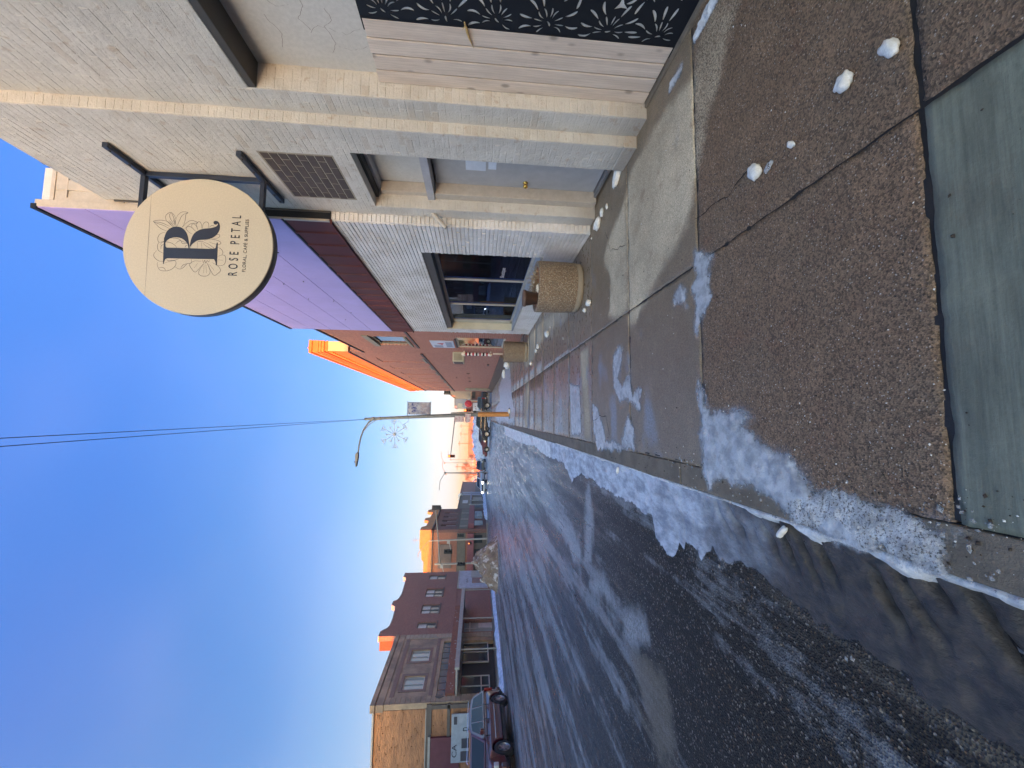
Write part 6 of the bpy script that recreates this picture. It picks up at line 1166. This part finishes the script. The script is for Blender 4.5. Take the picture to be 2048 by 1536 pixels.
# ================================================================ right side beyond the cross street
block('tan_stone_building','pale tan stone building past the cross street on the right',4.4,12,62,96,6.9,(.42,.30,.18),(.35,.25,.16))
b_=block('brown_front_shop','brown timber-fronted shop with a peach post behind the parked black pickup',2.75,4.2,62.6,70,2.6,(.17,.075,.06),(.40,.27,.18),[(('peach_post',(.55,.33,.2)),lambda b:b.box(2.4,2.52,62,62.12,-.1,2.7)),(('dark_opening',(.02,.02,.02)),lambda b:b.box(3.0,4.0,62.5,62.6,2.0,2.5))])
block('grey_blue_building','grey blue panelled building behind the tan stone building on the right',2.3,6.0,98,110,7.2,(.22,.26,.33),(.2,.22,.26))
block('maroon_gable_shop','maroon shop with sloped roof behind the round red sign',1.2,3.2,75,82,3.6,(.16,.055,.06),(.2,.09,.09))
RC=thing('round_red_sign','round red shop sign on a post on the right beyond the intersection','sign',(2.2,61.5,0)); b=MB(); b.lathe([(0,-.06),(.55,-.06),(.55,.06),(0,.06)],(2.05,61.5,3.05),'y',24); b.build('red_disc',mat('red sign disc',(.50,.03,.045),bst=0),RC); b=MB(); b.tube([(2.6,61.6,0),(2.6,61.6,3.1)],.06,8); b.build('post',M_canopy,RC); b=MB(); b.lathe([(.55,-.07),(.60,-.07),(.60,.07),(.55,.07)],(2.05,61.5,3.05),'y',24); b.build('sign_ring',mat('pale pink ring',(.6,.3,.3),bst=0),RC)
SQ=thing('square_sign','pale square shop sign high above the maroon shop on the right','sign',(1.7,66,0)); b=MB(); b.box(1.35,2.25,66,66.1,4.15,4.95); b.build('sign_panel',mat('pale olive panel',(.42,.42,.36),bst=0),SQ); b=MB(); b.tube([(2.1,66.05,0),(2.1,66.05,4.2)],.05,6); b.build('post',M_galv,SQ)
MP=thing('printed_hoarding','white printed hoarding with blue picture behind the parked black pickup','billboard',(1.5,62.4,0)); b=MB(); b.box(.85,2.25,62.3,62.4,.85,2.35); b.build('hoarding_sheet',mat('white poster sheet',(.62,.64,.72),bst=0),MP); b=MB(); b.box(1.0,1.9,62.28,62.3,1.0,1.45); b.build('picture',mat('blue grey picture',(.25,.33,.48),bst=0),MP)
b=MB(); b.box(1.2,1.35,62.28,62.3,1.8,1.95); b.box(1.55,1.7,62.28,62.3,1.9,2.05); b.build('print_mark',mat('brown print mark',(.2,.08,.07),bst=0),MP)
for k in range(2):
    t=planter('square_planter' if 0 else 'street_planter',3.2,60.2+2.2*k,.42,.62,('nearer' if k==0 else 'farther')+' grey street planter at the corner past the cross street')
ML=thing('fire_hydrant_box','small dark blue street box with white marks beside the far planters','street box',(3.1,64,0)); b=MB(); b.box(2.9,3.4,64,64.3,0,1.0); b.build('box_body',M_steel,ML,bevel=.04)

# ================================================================ far background
M_house=[mat('far house wall',c_,bs=5,bst=.1) for c_ in ((.42,.30,.22),(.30,.25,.22),(.52,.48,.42),(.33,.17,.12))]; M_froof=mat('far snowy roof',(.40,.40,.46),bst=0); M_fwin=mat('far window',(.05,.05,.06),rough=.2,bst=0)
Rr=random.Random(21)
adj=['tan','grey','pale','brick red']; 
ORD='first second third fourth fifth sixth seventh eighth ninth tenth'.split()
for k in range(10):
    x=-32+k*3.5+Rr.uniform(-.6,.6); y=170+Rr.uniform(-12,40); h=Rr.uniform(1.7,2.8); w=Rr.uniform(1.3,1.65); ci=k%4
    t=thing('far_house','small far '+adj[ci]+' house, '+ORD[k]+' from the left on the skyline','house',(x,y,0),0,'small houses along the far end of the street')
    b=MB(); b.box(x-w,x+w,y,y+5,-.2,h); b.build('wall',M_house[ci],t); b=MB(); b.prism([(x-w-.2,h),(x,h+.9),(x+w+.2,h)],'y',y-.2,y+5.2); b.build('roof',M_froof,t)
    for dx in (-.6,.6): b=MB(); b.box(x+dx*w-.25,x+dx*w+.25,y-.03,y,h*.4,h*.75); b.build('window',M_fwin,t)
block('far_red_warehouse','long low sunlit red warehouse on the skyline at the end of the street',-24,0,250,262,7.2,(.33,.13,.08),(.4,.35,.33))
bank('snow_field','snow-covered verge banked up beyond the black pickup',90,140,-14,6,2.6,M_bank,.6,9)
def tree(x,y,h,label,seed,big=1.):
    t=thing('bare_tree',label,'tree',(x,y,0),0,'bare trees glowing orange in the sun'); R=random.Random(seed); tr=MB(); cw=MB()
    tr.tube([(x,y,-.2),(x+R.uniform(-.2,.2),y,h*.2),(x+R.uniform(-.3,.3),y,h*.36)],[.28*big,.22*big,.17*big],7)
    def br(p,d,L,r,dep):
        q=p+d*L+Vector((R.uniform(-.1,.1),R.uniform(-.1,.1),R.uniform(0,.12)))*L; (tr if dep<2 else cw).tube([p,(p+q)/2+Vector((R.uniform(-.06,.06),R.uniform(-.06,.06),0))*L,q],[r,r*.8,r*.6],4 if dep>1 else 6,False)
        if dep<5:
            for _ in range(3 if dep<4 else 4): br(p.lerp(q,R.uniform(.55,1)),(d+Vector((R.uniform(-.8,.8),R.uniform(-.8,.8),R.uniform(-.25,.6)))).normalized(),L*R.uniform(.58,.8),r*.6,dep+1)
    for _ in range(4): br(Vector((x,y,h*R.uniform(.22,.36))),Vector((R.uniform(-.7,.7),R.uniform(-.7,.7),1)).normalized(),h*.22,.13*big,1)
    M=M_bark; tr.build('trunk',M,t); cw.build('crown',M,t); return t
M_bark=mat('dry bark',(.30,.17,.11),rough=.9,bst=0)
tree(-19.5,150,8.8,'largest bare tree glowing orange left of the street lamp line',1,1.6); tree(-24.0,165,8.4,'broad bare orange tree left of the largest one',2,1.5); tree(-15.5,160,6.2,'small bare orange tree right of the largest one',3,1.2); tree(-29,170,7.,'bare orange tree close to the pinkish building',4,1.4); tree(-6.5,190,6.4,'small bare tree near the middle of the skyline',6,1.2)
for k,(x,y,h) in enumerate(((-17.5,140,9.),(-11,165,9.5),(-8.2,190,10),(-5,215,11))):
    t=thing('utility_pole','thin wooden utility pole '+('first','second','third','fourth')[k]+' from the left on the skyline','utility pole',(x,y,0),0,'utility poles along the end of the street'); b=MB(); b.tube([(x,y,-.2),(x,y,h)],.13,6); b.build('pole',M_bark,t); b=MB(); b.box(x-1.,x+1.,y-.08,y+.08,h-.7,h-.5); b.build('crossarm',M_bark,t)
b=MB(); b.tube([(-17.5,140,8.6),(-14.2,152,8.0),(-11,165,9),(-9.6,177,8.4),(-8.2,190,9.5),(-6.5,202,9.2),(-5,215,10.5)],.03,4); tag(b.build('power_line',M_bark),'faint power line strung between the far utility poles','cable')
def hillh(P):
    x,y=P[:,0],P[:,1]; return -1.2+4.5*np.clip((y-300)/250,0,1)*(.6+.8*fbm(x*.004+2,y*.004,4))
h=obj('hills',gridmesh(-900,700,290,900,14,hillh),M_ground); struct(h)

# ================================================================ unseen buildings added behind the camera to keep the street in shade
b=block('shade_row_building','unseen long brick row behind the camera, placed to shade the street',-40,-18.2,-75,15.5,9.2,(.13,.115,.11)); 
block('shade_warehouse','unseen low warehouse far behind the open lot, placed to cast shade',-75,-45,-20,32,10.0,(.32,.2,.15))

# ================================================================ thin morning haze
m=bpy.data.materials.new('morning haze'); m.use_nodes=True; nt=m.node_tree; nt.nodes.clear(); o_=nt.nodes.new('ShaderNodeOutputMaterial'); pv=nt.nodes.new('ShaderNodeVolumePrincipled')
pv.inputs['Color'].default_value=(.95,.95,.97,1); pv.inputs['Density'].default_value=.0006; nt.links.new(pv.outputs[0],o_.inputs['Volume'])
b=MB(); b.box(-3010,3010,-3010,3010,-2.3,13.2); hz_=b.build('haze',m); tag(hz_,'thin pale morning haze filling the street',None,None,'stuff')
